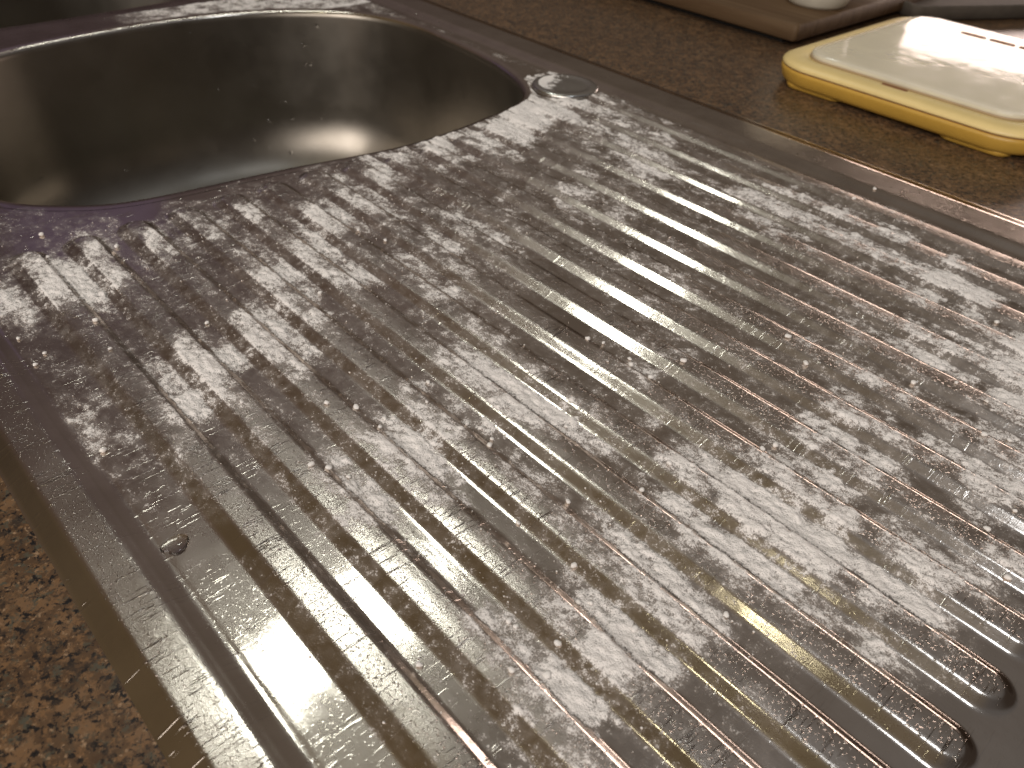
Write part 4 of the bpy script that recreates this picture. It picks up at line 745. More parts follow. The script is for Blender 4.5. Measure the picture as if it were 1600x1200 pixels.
[0, 0, 0, 0, 0, 0, 0, 0, 0, 1, 3, 4, 6, 7, 8, 10, 11, 12, 12, 12, 12, 11, 11, 11, 10, 9, 9, 8, 8, 7, 6, 5, 5, 5, 6, 7, 8, 9, 9, 8, 7, 7, 7, 7, 6, 5, 5, 5, 6, 6, 6, 6, 6, 5, 5, 4, 4, 4, 5, 6, 7, 7, 6, 5, 4, 6, 7, 7, 7, 7, 7, 7, 7, 7, 6, 5, 5, 5, 4, 4, 4, 4, 3, 4, 4, 5, 6, 7, 7, 6, 7, 9, 10, 11, 10, 9, 8, 7, 7, 7, 8, 10, 11, 11, 11, 13, 12, 12, 14, 16, 15, 15, 14, 11, 7, 3, 4, 6, 9, 10, 11, 12, 11, 9, 8, 6],
[0, 0, 0, 0, 0, 0, 0, 0, 1, 2, 3, 4, 6, 8, 9, 10, 11, 12, 12, 13, 13, 12, 12, 11, 10, 9, 8, 8, 7, 6, 5, 4, 4, 5, 6, 8, 9, 10, 8, 8, 7, 7, 6, 6, 5, 4, 5, 5, 6, 6, 6, 6, 6, 5, 5, 4, 4, 5, 6, 7, 7, 7, 6, 5, 5, 6, 7, 7, 7, 8, 8, 8, 7, 7, 6, 5, 4, 4, 4, 4, 4, 4, 4, 5, 5, 6, 7, 7, 7, 7, 7, 8, 10, 11, 10, 8, 7, 8, 7, 7, 8, 10, 11, 11, 10, 11, 11, 11, 13, 15, 16, 15, 15, 14, 10, 6, 3, 4, 7, 10, 11, 11, 12, 11, 9, 8],
[0, 0, 0, 0, 0, 0, 0, 1, 2, 2, 3, 5, 7, 9, 10, 11, 12, 12, 13, 13, 13, 13, 12, 11, 10, 9, 8, 7, 6, 5, 3, 3, 4, 6, 7, 8, 9, 8, 8, 7, 6, 6, 5, 5, 4, 5, 5, 6, 6, 7, 7, 7, 6, 5, 5, 4, 5, 5, 7, 8, 8, 7, 6, 6, 6, 7, 8, 8, 8, 8, 8, 8, 8, 7, 6, 5, 4, 4, 4, 3, 3, 4, 5, 5, 6, 7, 8, 8, 7, 7, 8, 9, 11, 12, 10, 7, 8, 9, 8, 8, 8, 10, 11, 10, 9, 11, 11, 10, 12, 13, 15, 16, 15, 15, 13, 10, 6, 2, 5, 7, 10, 11, 11, 12, 10, 9],
[0, 0, 0, 0, 0, 0, 1, 1, 2, 3, 4, 6, 8, 10, 11, 12, 12, 13, 13, 14, 14, 13, 11, 10, 9, 8, 7, 7, 5, 4, 2, 4, 5, 6, 8, 8, 8, 7, 7, 6, 6, 5, 5, 4, 5, 5, 6, 6, 7, 7, 7, 7, 6, 5, 4, 4, 5, 6, 7, 8, 8, 7, 7, 6, 7, 8, 8, 8, 8, 7, 7, 7, 7, 6, 5, 5, 4, 4, 3, 3, 3, 4, 5, 6, 7, 8, 8, 8, 8, 8, 8, 10, 13, 13, 10, 8, 9, 11, 9, 9, 9, 10, 10, 9, 9, 11, 11, 10, 10, 12, 14, 15, 16, 15, 14, 13, 9, 5, 2, 5, 8, 10, 11, 12, 12, 10],
[0, 0, 0, 0, 0, 1, 1, 2, 3, 4, 6, 8, 10, 11, 12, 13, 13, 13, 14, 14, 13, 11, 10, 9, 8, 8, 7, 6, 5, 4, 4, 4, 6, 7, 7, 7, 6, 6, 6, 5, 5, 5, 4, 5, 6, 7, 7, 7, 8, 8, 8, 7, 6, 5, 4, 5, 6, 7, 7, 7, 8, 8, 7, 7, 7, 8, 8, 8, 7, 7, 6, 7, 7, 6, 5, 5, 4, 4, 3, 2, 3, 4, 6, 7, 8, 8, 7, 7, 8, 8, 8, 10, 13, 13, 11, 9, 10, 12, 10, 9, 9, 10, 9, 8, 10, 12, 11, 11, 10, 10, 12, 14, 16, 16, 15, 14, 12, 8, 5, 3, 6, 8, 10, 11, 12, 11],
[0, 0, 0, 0, 0, 1, 1, 2, 3, 5, 7, 9, 11, 12, 13, 13, 13, 14, 14, 12, 11, 10, 9, 8, 8, 8, 7, 6, 5, 5, 5, 5, 6, 6, 6, 6, 5, 5, 5, 5, 4, 4, 6, 7, 8, 8, 8, 8, 9, 9, 8, 7, 6, 5, 5, 5, 6, 6, 6, 7, 7, 7, 7, 7, 7, 8, 8, 7, 6, 6, 5, 6, 6, 6, 5, 4, 4, 3, 3, 2, 3, 5, 6, 7, 8, 7, 6, 7, 8, 8, 9, 10, 12, 12, 11, 10, 10, 10, 10, 9, 8, 9, 9, 9, 11, 12, 12, 11, 11, 10, 11, 13, 14, 16, 15, 15, 14, 11, 8, 4, 3, 6, 9, 10, 11, 12],
[0, 0, 0, 0, 0, 1, 2, 3, 4, 6, 8, 10, 11, 13, 13, 14, 14, 13, 12, 11, 10, 9, 8, 9, 9, 8, 7, 7, 6, 6, 6, 6, 6, 5, 5, 5, 5, 5, 5, 4, 4, 6, 8, 9, 9, 9, 9, 10, 10, 9, 8, 7, 6, 6, 6, 6, 6, 6, 6, 6, 7, 7, 6, 7, 7, 8, 8, 7, 5, 4, 5, 5, 5, 5, 5, 4, 4, 3, 3, 3, 4, 5, 6, 7, 7, 5, 5, 7, 8, 8, 8, 10, 10, 11, 11, 9, 9, 9, 9, 8, 7, 8, 8, 10, 12, 12, 12, 12, 11, 11, 10, 11, 13, 15, 16, 15, 15, 14, 11, 7, 3, 4, 6, 9, 10, 11],
[0, 0, 0, 0, 0, 1, 2, 3, 4, 6, 8, 9, 11, 12, 14, 14, 13, 12, 11, 10, 9, 9, 9, 9, 9, 9, 8, 7, 7, 7, 7, 6, 5, 5, 4, 4, 4, 4, 4, 4, 6, 8, 10, 11, 10, 10, 10, 10, 10, 9, 8, 7, 7, 8, 7, 7, 5, 5, 5, 6, 7, 7, 6, 7, 8, 8, 7, 6, 5, 4, 4, 5, 5, 5, 4, 4, 4, 3, 3, 4, 4, 5, 6, 7, 6, 4, 5, 7, 8, 8, 8, 8, 9, 10, 9, 8, 8, 8, 8, 7, 7, 8, 9, 11, 12, 12, 12, 12, 12, 11, 11, 10, 11, 13, 15, 16, 15, 15, 14, 10, 6, 3, 4, 7, 10, 11],
[0, 0, 0, 0, 0, 1, 2, 3, 5, 6, 7, 9, 10, 12, 13, 13, 12, 11, 10, 9, 10, 10, 10, 10, 10, 9, 8, 8, 7, 7, 7, 6, 5, 4, 4, 4, 4, 4, 4, 6, 8, 10, 12, 11, 11, 11, 11, 10, 9, 8, 8, 8, 9, 9, 8, 6, 5, 4, 5, 6, 7, 7, 7, 7, 8, 7, 6, 5, 4, 4, 4, 4, 4, 4, 4, 4, 4, 4, 4, 4, 4, 5, 6, 6, 5, 4, 6, 8, 8, 7, 8, 8, 9, 9, 9, 8, 7, 7, 7, 7, 7, 8, 10, 12, 12, 12, 12, 12, 12, 12, 11, 11, 10, 12, 13, 15, 16, 15, 14, 13, 10, 6, 2, 5, 7, 10],
[0, 0, 0, 0, 0, 1, 2, 3, 4, 5, 7, 8, 10, 11, 11, 12, 11, 10, 10, 10, 10, 11, 11, 11, 10, 9, 8, 8, 7, 7, 7, 6, 6, 5, 4, 4, 4, 4, 5, 7, 9, 11, 12, 12, 11, 11, 10, 9, 9, 8, 9, 10, 10, 10, 7, 6, 4, 5, 6, 7, 7, 7, 7, 7, 8, 7, 6, 5, 4, 4, 4, 4, 4, 4, 4, 4, 4, 4, 4, 4, 5, 6, 6, 5, 4, 6, 7, 8, 7, 7, 8, 9, 8, 8, 8, 9, 8, 7, 7, 7, 8, 9, 11, 13, 13, 12, 12, 12, 12, 12, 12, 11, 10, 10, 12, 14, 15, 16, 15, 14, 13, 9, 5, 3, 5, 8],
[0, 0, 0, 0, 0, 0, 1, 2, 3, 5, 6, 8, 9, 9, 10, 10, 10, 10, 11, 11, 11, 12, 12, 11, 10, 9, 8, 8, 8, 8, 7, 7, 5, 5, 4, 4, 4, 5, 6, 8, 10, 11, 11, 12, 12, 11, 10, 9, 8, 9, 10, 11, 11, 9, 6, 5, 4, 5, 6, 8, 7, 7, 7, 7, 7, 7, 6, 4, 4, 3, 4, 4, 4, 4, 3, 3, 4, 4, 4, 5, 5, 6, 5, 4, 5, 7, 9, 8, 7, 7, 9, 9, 9, 8, 9, 10, 10, 8, 8, 8, 9, 10, 13, 14, 14, 13, 12, 12, 12, 12, 12, 11, 11, 10, 11, 12, 14, 16, 15, 15, 14, 12, 8, 4, 3, 6],
[0, 0, 0, 0, 0, 0, 0, 2, 3, 4, 5, 6, 7, 8, 8, 9, 10, 11, 12, 12, 12, 12, 12, 11, 10, 9, 9, 9, 8, 8, 8, 6, 5, 4, 4, 4, 5, 6, 7, 8, 10, 10, 11, 12, 11, 10, 9, 8, 8, 9, 10, 11, 10, 7, 5, 4, 4, 5, 7, 7, 7, 7, 7, 7, 7, 6, 5, 4, 3, 3, 4, 4, 4, 3, 3, 3, 3, 4, 4, 5, 6, 6, 6, 5, 6, 8, 9, 8, 7, 8, 10, 11, 10, 9, 11, 12, 11, 10, 9, 9, 9, 11, 13, 15, 15, 14, 13, 12, 12, 12, 12, 12, 11, 11, 10, 11, 13, 14, 16, 15, 15, 14, 11, 8, 4, 3],
[0, 0, 0, 0, 0, 0, 0, 1, 2, 3, 4, 5, 6, 6, 7, 9, 10, 12, 13, 13, 13, 13, 12, 12, 11, 10, 10, 9, 9, 9, 7, 5, 4, 4, 4, 4, 5, 6, 7, 9, 10, 11, 11, 11, 10, 9, 8, 8, 9, 9, 11, 9, 8, 6, 4, 4, 4, 5, 6, 7, 7, 6, 7, 7, 7, 6, 4, 3, 3, 3, 4, 4, 3, 3, 2, 3, 3, 4, 5, 6, 6, 6, 6, 6, 8, 10, 9, 8, 8, 9, 11, 12, 12, 11, 13, 15, 13, 11, 10, 10, 10, 12, 13, 15, 16, 15, 14, 13, 12, 12, 12, 12, 12, 11, 11, 10, 11, 13, 15, 16, 15, 15, 14, 11, 7, 3],
[0, 0, 0, 0, 0, 0, 0, 0, 1, 2, 3, 4, 5, 5, 7, 9, 11, 13, 14, 14, 14, 13, 13, 12, 12, 11, 11, 10, 10, 8, 6, 4, 3, 3, 4, 4, 5, 6, 8, 9, 10, 11, 10, 9, 9, 8, 8, 8, 9, 10, 9, 7, 6, 4, 4, 4, 4, 5, 6, 6, 6, 7, 7, 7, 6, 5, 3, 2, 3, 3, 4, 3, 3, 2, 2, 2, 3, 4, 5, 6, 7, 7, 7, 7, 8, 10, 10, 9, 8, 10, 12, 14, 13, 12, 13, 15, 14, 12, 11, 10, 11, 12, 13, 14, 16, 15, 14, 13, 12, 12, 12, 12, 12, 12, 11, 11, 10, 12, 13, 15, 16, 15, 15, 14, 10, 6],
[0, 0, 0, 0, 0, 0, 0, 0, 0, 1, 2, 3, 4, 6, 8, 10, 12, 13, 14, 15, 14, 14, 13, 13, 13, 12, 12, 11, 9, 6, 4, 3, 3, 3, 4, 4, 5, 7, 8, 9, 10, 10, 9, 8, 7, 7, 8, 8, 9, 8, 7, 5, 4, 3, 3, 3, 4, 5, 6, 6, 6, 7, 7, 7, 5, 4, 2, 3, 3, 4, 4, 3, 2, 2, 2, 2, 3, 4, 5, 6, 7, 8, 7, 7, 8, 9, 10, 9, 8, 9, 12, 15, 14, 13, 13, 14, 14, 13, 11, 11, 12, 12, 13, 14, 15, 16, 15, 14, 13, 12, 12, 12, 12, 12, 12, 11, 10, 10, 12, 14, 15, 16, 15, 14, 13, 9],
[0, 0, 0, 0, 0, 0, 0, 0, 0, 1, 1, 3, 5, 7, 9, 11, 12, 13, 14, 15, 15, 15, 14, 14, 14, 13, 12, 10, 7, 5, 3, 2, 3, 3, 4, 4, 6, 7, 9, 10, 9, 8, 7, 7, 7, 7, 8, 8, 8, 6, 5, 3, 3, 3, 2, 2, 4, 5, 6, 6, 7, 7, 8, 6, 4, 3, 3, 3, 4, 4, 3, 2, 2, 2, 2, 2, 3, 4, 5, 6, 7, 8, 7, 7, 8, 8, 9, 8, 8, 9, 12, 15, 14, 12, 12, 13, 13, 13, 12, 12, 12, 12, 12, 13, 14, 15, 16, 15, 14, 13, 12, 12, 12, 12, 12, 11, 11, 10, 10, 12, 14, 16, 16, 15, 14, 13],
[0, 0, 0, 0, 0, 0, 0, 0, 0, 0, 2, 4, 6, 8, 10, 12, 13, 14, 15, 16, 16, 16, 15, 15, 15, 14, 11, 9, 6, 4, 2, 2, 3, 3, 4, 5, 7, 8, 9, 9, 8, 7, 6, 6, 7, 7, 8, 7, 6, 5, 3, 3, 3, 2, 2, 3, 4, 5, 6, 6, 7, 7, 7, 5, 3, 2, 3, 4, 5, 4, 3, 2, 2, 3, 3, 3, 3, 4, 5, 6, 7, 7, 7, 7, 7, 7, 7, 7, 6, 9, 12, 13, 12, 10, 12, 13, 13, 12, 12, 13, 13, 13, 12, 13, 13, 14, 15, 16, 15, 14, 13, 12, 12, 12, 12, 12, 11, 11, 10, 11, 12, 14, 16, 15, 15, 14],
[0, 0, 0, 0, 0, 0, 0, 0, 0, 1, 3, 5, 7, 9, 11, 12, 14, 15, 16, 16, 17, 17, 16, 16, 15, 12, 10, 7, 5, 3, 3, 2, 2, 3, 5, 6, 8, 9, 9, 8, 6, 5, 5, 6, 7, 8, 8, 7, 5, 3, 2, 2, 2, 2, 3, 4, 5, 6, 6, 6, 7, 7, 6, 4, 2, 3, 4, 5, 5, 4, 3, 2, 3, 3, 3, 4, 4, 4, 5, 6, 7, 6, 6, 6, 6, 6, 6, 6, 6, 9, 12, 12, 11, 10, 11, 13, 12, 12, 12, 13, 14, 14, 13, 12, 13, 14, 15, 15, 16, 15, 14, 13, 12, 12, 12, 12, 12, 11, 11, 10, 11, 13, 14, 16, 15, 15],
[0, 0, 0, 0, 0, 0, 0, 0, 1, 3, 4, 6, 8, 10, 12, 13, 15, 16, 16, 17, 17, 17, 17, 16, 14, 11, 9, 6, 5, 4, 3, 2, 2, 4, 6, 7, 9, 9, 8, 6, 5, 4, 6, 7, 8, 8, 8, 6, 5, 2, 2, 2, 2, 2, 4, 5, 6, 6, 6, 6, 7, 6, 5, 3, 3, 4, 5, 6, 5, 5, 4, 3, 3, 4, 4, 5, 5, 5, 6, 6, 6, 6, 5, 5, 5, 5, 5, 4, 7, 9, 11, 11, 10, 10, 11, 12, 11, 11, 12, 14, 14, 14, 14, 13, 12, 13, 14, 15, 16, 15, 14, 13, 13, 12, 12, 12, 12, 12, 11, 11, 10, 11, 13, 15, 16, 15],
[0, 0, 0, 0, 0, 0, 0, 1, 3, 4, 6, 8, 10, 11, 13, 14, 16, 16, 17, 17, 17, 18, 17, 15, 12, 10, 7, 6, 5, 4, 3, 3, 4, 5, 7, 8, 8, 8, 7, 5, 5, 5, 6, 7, 8, 8, 8, 7, 5, 3, 2, 2, 2, 3, 4, 6, 6, 6, 6, 6, 6, 5, 4, 4, 5, 5, 6, 6, 6, 6, 5, 4, 4, 5, 5, 6, 6, 6, 6, 6, 5, 5, 5, 5, 4, 4, 4, 5, 8, 10, 10, 10, 10, 10, 11, 11, 11, 11, 12, 14, 15, 15, 14, 14, 13, 12, 13, 14, 15, 16, 15, 14, 13, 12, 12, 12, 12, 12, 12, 11, 11, 10, 12, 13, 15, 16],
[0, 0, 0, 0, 0, 0, 1, 2, 3, 5, 7, 9, 11, 13, 14, 16, 16, 17, 17, 17, 18, 17, 16, 14, 11, 9, 7, 6, 5, 4, 3, 4, 5, 6, 8, 8, 7, 7, 6, 5, 6, 7, 7, 8, 9, 9, 9, 7, 6, 5, 3, 2, 3, 4, 5, 6, 7, 7, 6, 6, 6, 5, 5, 5, 6, 7, 7, 7, 7, 7, 6, 5, 5, 6, 7, 7, 6, 6, 6, 5, 5, 5, 5, 5, 4, 3, 3, 6, 9, 10, 10, 10, 9, 9, 10, 11, 10, 11, 13, 14, 15, 16, 15, 14, 13, 13, 12, 13, 14, 15, 16, 15, 14, 13, 12, 12, 12, 12, 12, 12, 11, 10, 10, 12, 14, 15],
[0, 0, 0, 0, 0, 1, 2, 3, 4, 6, 8, 11, 13, 14, 16, 16, 17, 17, 18, 18, 17, 16, 14, 12, 10, 8, 7, 6, 5, 4, 5, 6, 6, 8, 8, 7, 7, 6, 5, 6, 7, 8, 8, 9, 10, 10, 10, 8, 7, 6, 4, 4, 4, 5, 6, 7, 7, 7, 7, 6, 6, 5, 6, 7, 8, 8, 8, 9, 8, 7, 6, 6, 6, 7, 8, 7, 6, 6, 6, 5, 4, 5, 5, 5, 5, 3, 4, 7, 10, 10, 10, 10, 8, 8, 10, 11, 11, 11, 13, 14, 15, 16, 16, 15, 14, 13, 12, 13, 13, 14, 15, 16, 15, 14, 13, 12, 12, 12, 12, 12, 11, 11, 10, 11, 12, 14],
[0, 0, 0, 0, 1, 1, 2, 3, 5, 8, 10, 12, 14, 16, 16, 17, 17, 18, 18, 17, 16, 15, 13, 11, 10, 8, 7, 6, 5, 5, 6, 7, 8, 8, 7, 7, 6, 6, 7, 7, 8, 9, 10, 11, 12, 12, 11, 9, 8, 7, 6, 5, 5, 6, 7, 7, 8, 8, 7, 7, 6, 7, 8, 9, 9, 9, 9, 10, 9, 8, 7, 7, 7, 8, 8, 7, 6, 6, 6, 5, 5, 5, 6, 6, 5, 5, 6, 8, 10, 11, 11, 9, 7, 8, 10, 12, 11, 11, 13, 14, 15, 15, 16, 16, 15, 14, 13, 12, 13, 14, 15, 15, 16, 15, 14, 13, 12, 12, 12, 12, 12, 11, 11, 10, 11, 13],
[0, 0, 0, 0, 1, 1, 2, 5, 7, 10, 12, 14, 16, 16, 17, 17, 18, 18, 17, 17, 16, 14, 12, 11, 9, 8, 6, 5, 6, 7, 7, 8, 9, 8, 7, 7, 6, 7, 8, 9, 10, 10, 11, 12, 13, 13, 12, 10, 9, 8, 7, 6, 6, 7, 8, 8, 9, 8, 7, 7, 7, 8, 9, 10, 10, 10, 10, 10, 9, 8, 7, 8, 8, 9, 8, 7, 6, 6, 6, 6, 6, 6, 6, 7, 7, 7, 8, 10, 11, 11, 11, 9, 7, 9, 12, 12, 10, 10, 12, 14, 15, 15, 15, 16, 15, 15, 14, 13, 12, 13, 14, 15, 16, 15, 14, 14, 13, 12, 12, 12, 12, 12, 11, 11, 10, 11],
[0, 0, 0, 0, 1, 1, 4, 7, 10, 12, 14, 16, 16, 17, 17, 18, 18, 18, 17, 16, 15, 14, 12, 11, 9, 7, 6, 6, 7, 8, 9, 9, 8, 8, 7, 6, 7, 8, 9, 10, 11, 11, 12, 13, 14, 14, 13, 11, 10, 9, 8, 7, 7, 8, 9, 9, 9, 8, 8, 8, 9, 10, 11, 11, 11, 11, 11, 10, 9, 8, 8, 8, 9, 9, 8, 7, 6, 7, 7, 7, 8, 8, 8, 8, 8, 8, 10, 11, 11, 12, 11, 10, 9, 11, 13, 11, 9, 9, 11, 14, 14, 15, 15, 16, 16, 15, 14, 14, 13, 12, 13, 14, 15, 16, 15, 14, 13, 12, 12, 12, 12, 12, 12, 11, 11, 10],
[0, 0, 0, 0, 0, 4, 7, 10, 12, 15, 16, 16, 17, 17, 17, 18, 18, 18, 17, 16, 15, 13, 12, 11, 9, 7, 7, 8, 8, 9, 9, 9, 8, 8, 7, 8, 9, 10, 11, 11, 11, 12, 13, 13, 13, 14, 14, 12, 10, 9, 8, 8, 8, 8, 9, 10, 9, 9, 8, 9, 10, 11, 12, 12, 11, 11, 11, 10, 10, 9, 9, 9, 9, 9, 8, 7, 7, 7, 8, 9, 9, 9, 9, 10, 9, 10, 11, 12, 12, 12, 11, 10, 11, 12, 14, 10, 8, 8, 10, 12, 14, 14, 15, 15, 16, 16, 15, 14, 13, 13, 12, 13, 14, 15, 16, 15, 14, 13, 12, 12, 12, 12, 12, 12, 11, 10],
[0, 0, 0, 0, 3, 6, 9, 12, 15, 16, 16, 17, 17, 17, 18, 18, 18, 18, 17, 16, 15, 13, 12, 10, 9, 9, 8, 9, 9, 10, 9, 9, 8, 8, 8, 9, 10, 11, 12, 12, 12, 12, 13, 13, 13, 13, 14, 12, 11, 9, 8, 8, 8, 9, 9, 10, 10, 9, 9, 10, 11, 13, 12, 12, 12, 12, 11, 11, 10, 10, 10, 10, 9, 9, 8, 8, 8, 8, 9, 10, 11, 10, 10, 10, 11, 11, 12, 13, 13, 13, 12, 11, 12, 14, 13, 9, 6, 7, 8, 10, 12, 14, 14, 15, 15, 16, 16, 15, 14, 13, 12, 13, 13, 14, 15, 16, 15, 14, 13, 12, 12, 12, 12, 12, 11, 11],
[0, 0, 1, 3, 6, 9, 12, 15, 16, 16, 16, 17, 17, 17, 17, 18, 18, 18, 17, 16, 15, 13, 12, 10, 10, 9, 9, 10, 10, 10, 9, 9, 8, 9, 9, 10, 11, 12, 12, 12, 12, 13, 13, 13, 13, 13, 13, 12, 11, 9, 8, 8, 8, 9, 9, 9, 10, 10, 11, 12, 13, 13, 12, 12, 12, 12, 12, 12, 11, 10, 10, 10, 10, 9, 9, 9, 9, 9, 11, 12, 12, 11, 11, 11, 11, 12, 13, 13, 14, 13, 12, 13, 14, 15, 13, 9, 5, 5, 6, 8, 10, 13, 14, 15, 15, 15, 16, 16, 15, 14, 13, 12, 13, 14, 15, 15, 16, 15, 14, 13, 12, 12, 12, 12, 12, 11],
[0, 1, 4, 6, 9, 12, 15, 16, 16, 16, 17, 17, 17, 17, 17, 17, 18, 18, 17, 16, 15, 13, 12, 11, 10, 10, 10, 10, 10, 10, 10, 9, 9, 10, 10, 11, 12, 12, 12, 12, 12, 12, 12, 12, 12, 12, 11, 11, 10, 9, 8, 8, 8, 8, 8, 9, 10, 11, 12, 13, 13, 13, 12, 12, 12, 13, 13, 12, 11, 11, 11, 10, 10, 10, 10, 10, 10, 10, 12, 14, 12, 11, 11, 11, 11, 12, 14, 15, 14, 14, 13, 14, 15, 15, 13, 10, 6, 3, 4, 6, 9, 11, 13, 14, 15, 15, 15, 16, 15, 15, 14, 13, 12, 13, 14, 15, 16, 15, 15, 14, 13, 12, 12, 12, 12, 12],
[1, 4, 6, 9, 12, 15, 16, 16, 16, 16, 17, 17, 17, 17, 17, 17, 17, 17, 17, 16, 15, 13, 12, 11, 11, 11, 11, 10, 10, 10, 10, 10, 10, 10, 11, 12, 12, 12, 12, 12, 12, 12, 12, 12, 11, 11, 10, 9, 9, 9, 8, 7, 7, 8, 8, 8, 10, 12, 13, 14, 13, 12, 12, 12, 13, 13, 13, 12, 12, 11, 11, 10, 10, 10, 10, 11, 11, 11, 13, 13, 13, 12, 11, 11, 11, 12, 15, 15, 15, 14, 14, 14, 16, 15, 13, 10, 6, 3, 2, 5, 7, 9, 11, 14, 14, 15, 15, 16, 16, 15, 14, 14, 13, 12, 13, 14, 15, 16, 15, 14, 13, 12, 12, 12, 12, 12],
[4, 6, 9, 12, 15, 15, 16, 16, 16, 16, 16, 16, 16, 16, 17, 17, 17, 17, 17, 16, 15, 14, 12, 12, 11, 11, 11, 11, 10, 10, 10, 10, 11, 11, 12, 12, 12, 12, 12, 12, 11, 11, 11, 11, 10, 9, 9, 8, 8, 7, 7, 7, 7, 7, 7, 8, 10, 12, 14, 13, 13, 12, 12, 12, 13, 13, 13, 12, 12, 11, 11, 11, 11, 11, 11, 11, 11, 11, 13, 13, 12, 12, 11, 11, 11, 12, 14, 16, 15, 15, 14, 14, 15, 16, 14, 10, 6, 3, 2, 3, 5, 7, 10, 12, 14, 14, 15, 15, 16, 16, 15, 14, 13, 13, 12, 13, 14, 15, 16, 15, 14, 13, 12, 12, 12, 12],
[6, 9, 11, 14, 15, 15, 16, 16, 16, 16, 16, 16, 16, 16, 16, 16, 16, 16, 16, 16, 15, 13, 12, 12, 11, 11, 11, 11, 10, 10, 11, 11, 11, 12, 12, 12, 11, 11, 11, 11, 11, 10, 10, 9, 9, 8, 7, 7, 7, 6, 6, 6, 6, 6, 7, 8, 10, 11, 13, 13, 13, 12, 12, 12, 12, 13, 13, 12, 12, 11, 11, 11, 11, 11, 12, 11, 11, 11, 12, 12, 12, 11, 11, 11, 11, 12, 13, 15, 16, 15, 14, 14, 14, 15, 14, 9, 5, 4, 3, 2, 3, 6, 8, 10, 12, 14, 15, 15, 15, 16, 16, 15, 14, 13, 12, 13, 13, 14, 15, 16, 15, 14, 13, 12, 12, 12],
[9, 11, 13, 14, 14, 15, 15, 16, 16, 16, 16, 15, 15, 16, 16, 16, 16, 16, 16, 15, 14, 13, 12, 12, 11, 11, 11, 11, 11, 11, 11, 11, 12, 12, 11, 11, 11, 11, 11, 11, 11, 10, 9, 8, 7, 6, 6, 6, 6, 5, 5, 5, 5, 5, 6, 8, 9, 11, 11, 12, 12, 12, 12, 12, 12, 12, 12, 12, 12, 12, 11, 11, 11, 11, 11, 11, 11, 11, 12, 12, 12, 11, 10, 10, 10, 11, 12, 14, 16, 15, 14, 13, 13, 14, 13, 9, 5, 4, 4, 3, 2, 4, 6, 8, 11, 13, 14, 15, 15, 15, 16, 16, 15, 14, 13, 12, 13, 14, 14, 15, 16, 15, 14, 13, 12, 12],
[11, 13, 13, 14, 14, 15, 15, 15, 15, 15, 15, 15, 15, 16, 16, 16, 16, 16, 15, 14, 14, 13, 12, 12, 11, 11, 11, 11, 11, 11, 11, 11, 12, 11, 11, 11, 11, 11, 11, 11, 11, 9, 8, 6, 6, 5, 5, 5, 5, 5, 5, 4, 4, 5, 6, 7, 9, 10, 10, 11, 11, 11, 11, 11, 12, 12, 12, 12, 12, 12, 12, 11, 11, 11, 11, 11, 10, 11, 12, 12, 12, 11, 10, 9, 9, 10, 12, 14, 14, 14, 13, 12, 12, 12, 10, 8, 6, 5, 4, 3, 3, 2, 4, 7, 9, 11, 13, 14, 15, 15, 15, 16, 15, 15, 14, 13, 12, 13, 14, 15, 16, 15, 15, 14, 13, 12],
[12, 13, 13, 14, 14, 15, 15, 15, 15, 15, 14, 15, 15, 16, 16, 16, 16, 15, 14, 14, 13, 12, 12, 12, 12, 11, 11, 11, 11, 11, 11, 11, 11, 11, 11, 10, 11, 11, 11, 11, 10, 8, 6, 5, 4, 4, 4, 4, 4, 4, 4, 4, 4, 5, 6, 7, 8, 8, 9, 10, 10, 11, 11, 11, 12, 12, 12, 12, 11, 12, 11, 11, 11, 11, 10, 10, 10, 11, 12, 12, 12, 11, 10, 8, 7, 9, 11, 13, 13, 12, 12, 11, 10, 10, 8, 6, 6, 5, 5, 4, 3, 3, 3, 5, 7, 9, 12, 14, 14, 15, 15, 16, 16, 15, 14, 14, 13, 12, 13, 14, 15, 16, 15, 14, 13, 12],
[12, 13, 13, 14, 14, 14, 14, 14, 14, 14, 14, 15, 15, 16, 16, 16, 15, 14, 14, 13, 12, 12, 12, 12, 12, 11, 11, 11, 10, 10, 11, 11, 10, 10, 10, 11, 11, 11, 11, 10, 9, 7, 5, 4, 4, 4, 4, 3, 4, 4, 4, 4, 4, 4, 5, 6, 7, 7, 8, 8, 9, 10, 10, 11, 12, 12, 11, 11, 11, 11, 11, 11, 11, 10, 10, 9, 10, 11, 12, 12, 12, 11, 9, 7, 6, 8, 11, 12, 12, 11, 10, 9, 8, 8, 7, 5, 6, 6, 5, 4, 4, 3, 2, 3, 5, 8, 10, 12, 14, 14, 15, 15, 16, 16, 15, 14, 13, 13, 12, 13, 14, 15, 16, 15, 14, 13],
[12, 13, 13, 14, 14, 14, 14, 14, 14, 14, 14, 15, 15, 16, 16, 15, 14, 14, 13, 12, 12, 12, 12, 12, 12, 11, 10, 10, 10, 10, 10, 10, 10, 10, 10, 11, 11, 11, 11, 9, 7, 6, 4, 4, 3, 3, 3, 3, 3, 3, 3, 3, 4, 4, 4, 5, 5, 6, 7, 7, 8, 9, 10, 11, 12, 12, 11, 10, 10, 10, 11, 10, 10, 10, 9, 9, 10, 11, 12, 12, 12, 10, 8, 7, 7, 8, 11, 11, 10, 10, 9, 7, 6, 6, 5, 5, 5, 6, 6, 5, 4, 4, 3, 2, 4, 6, 8, 10, 13, 14, 15, 15, 15, 16, 16, 15, 14, 13, 12, 13, 13, 14, 15, 16, 15, 14],
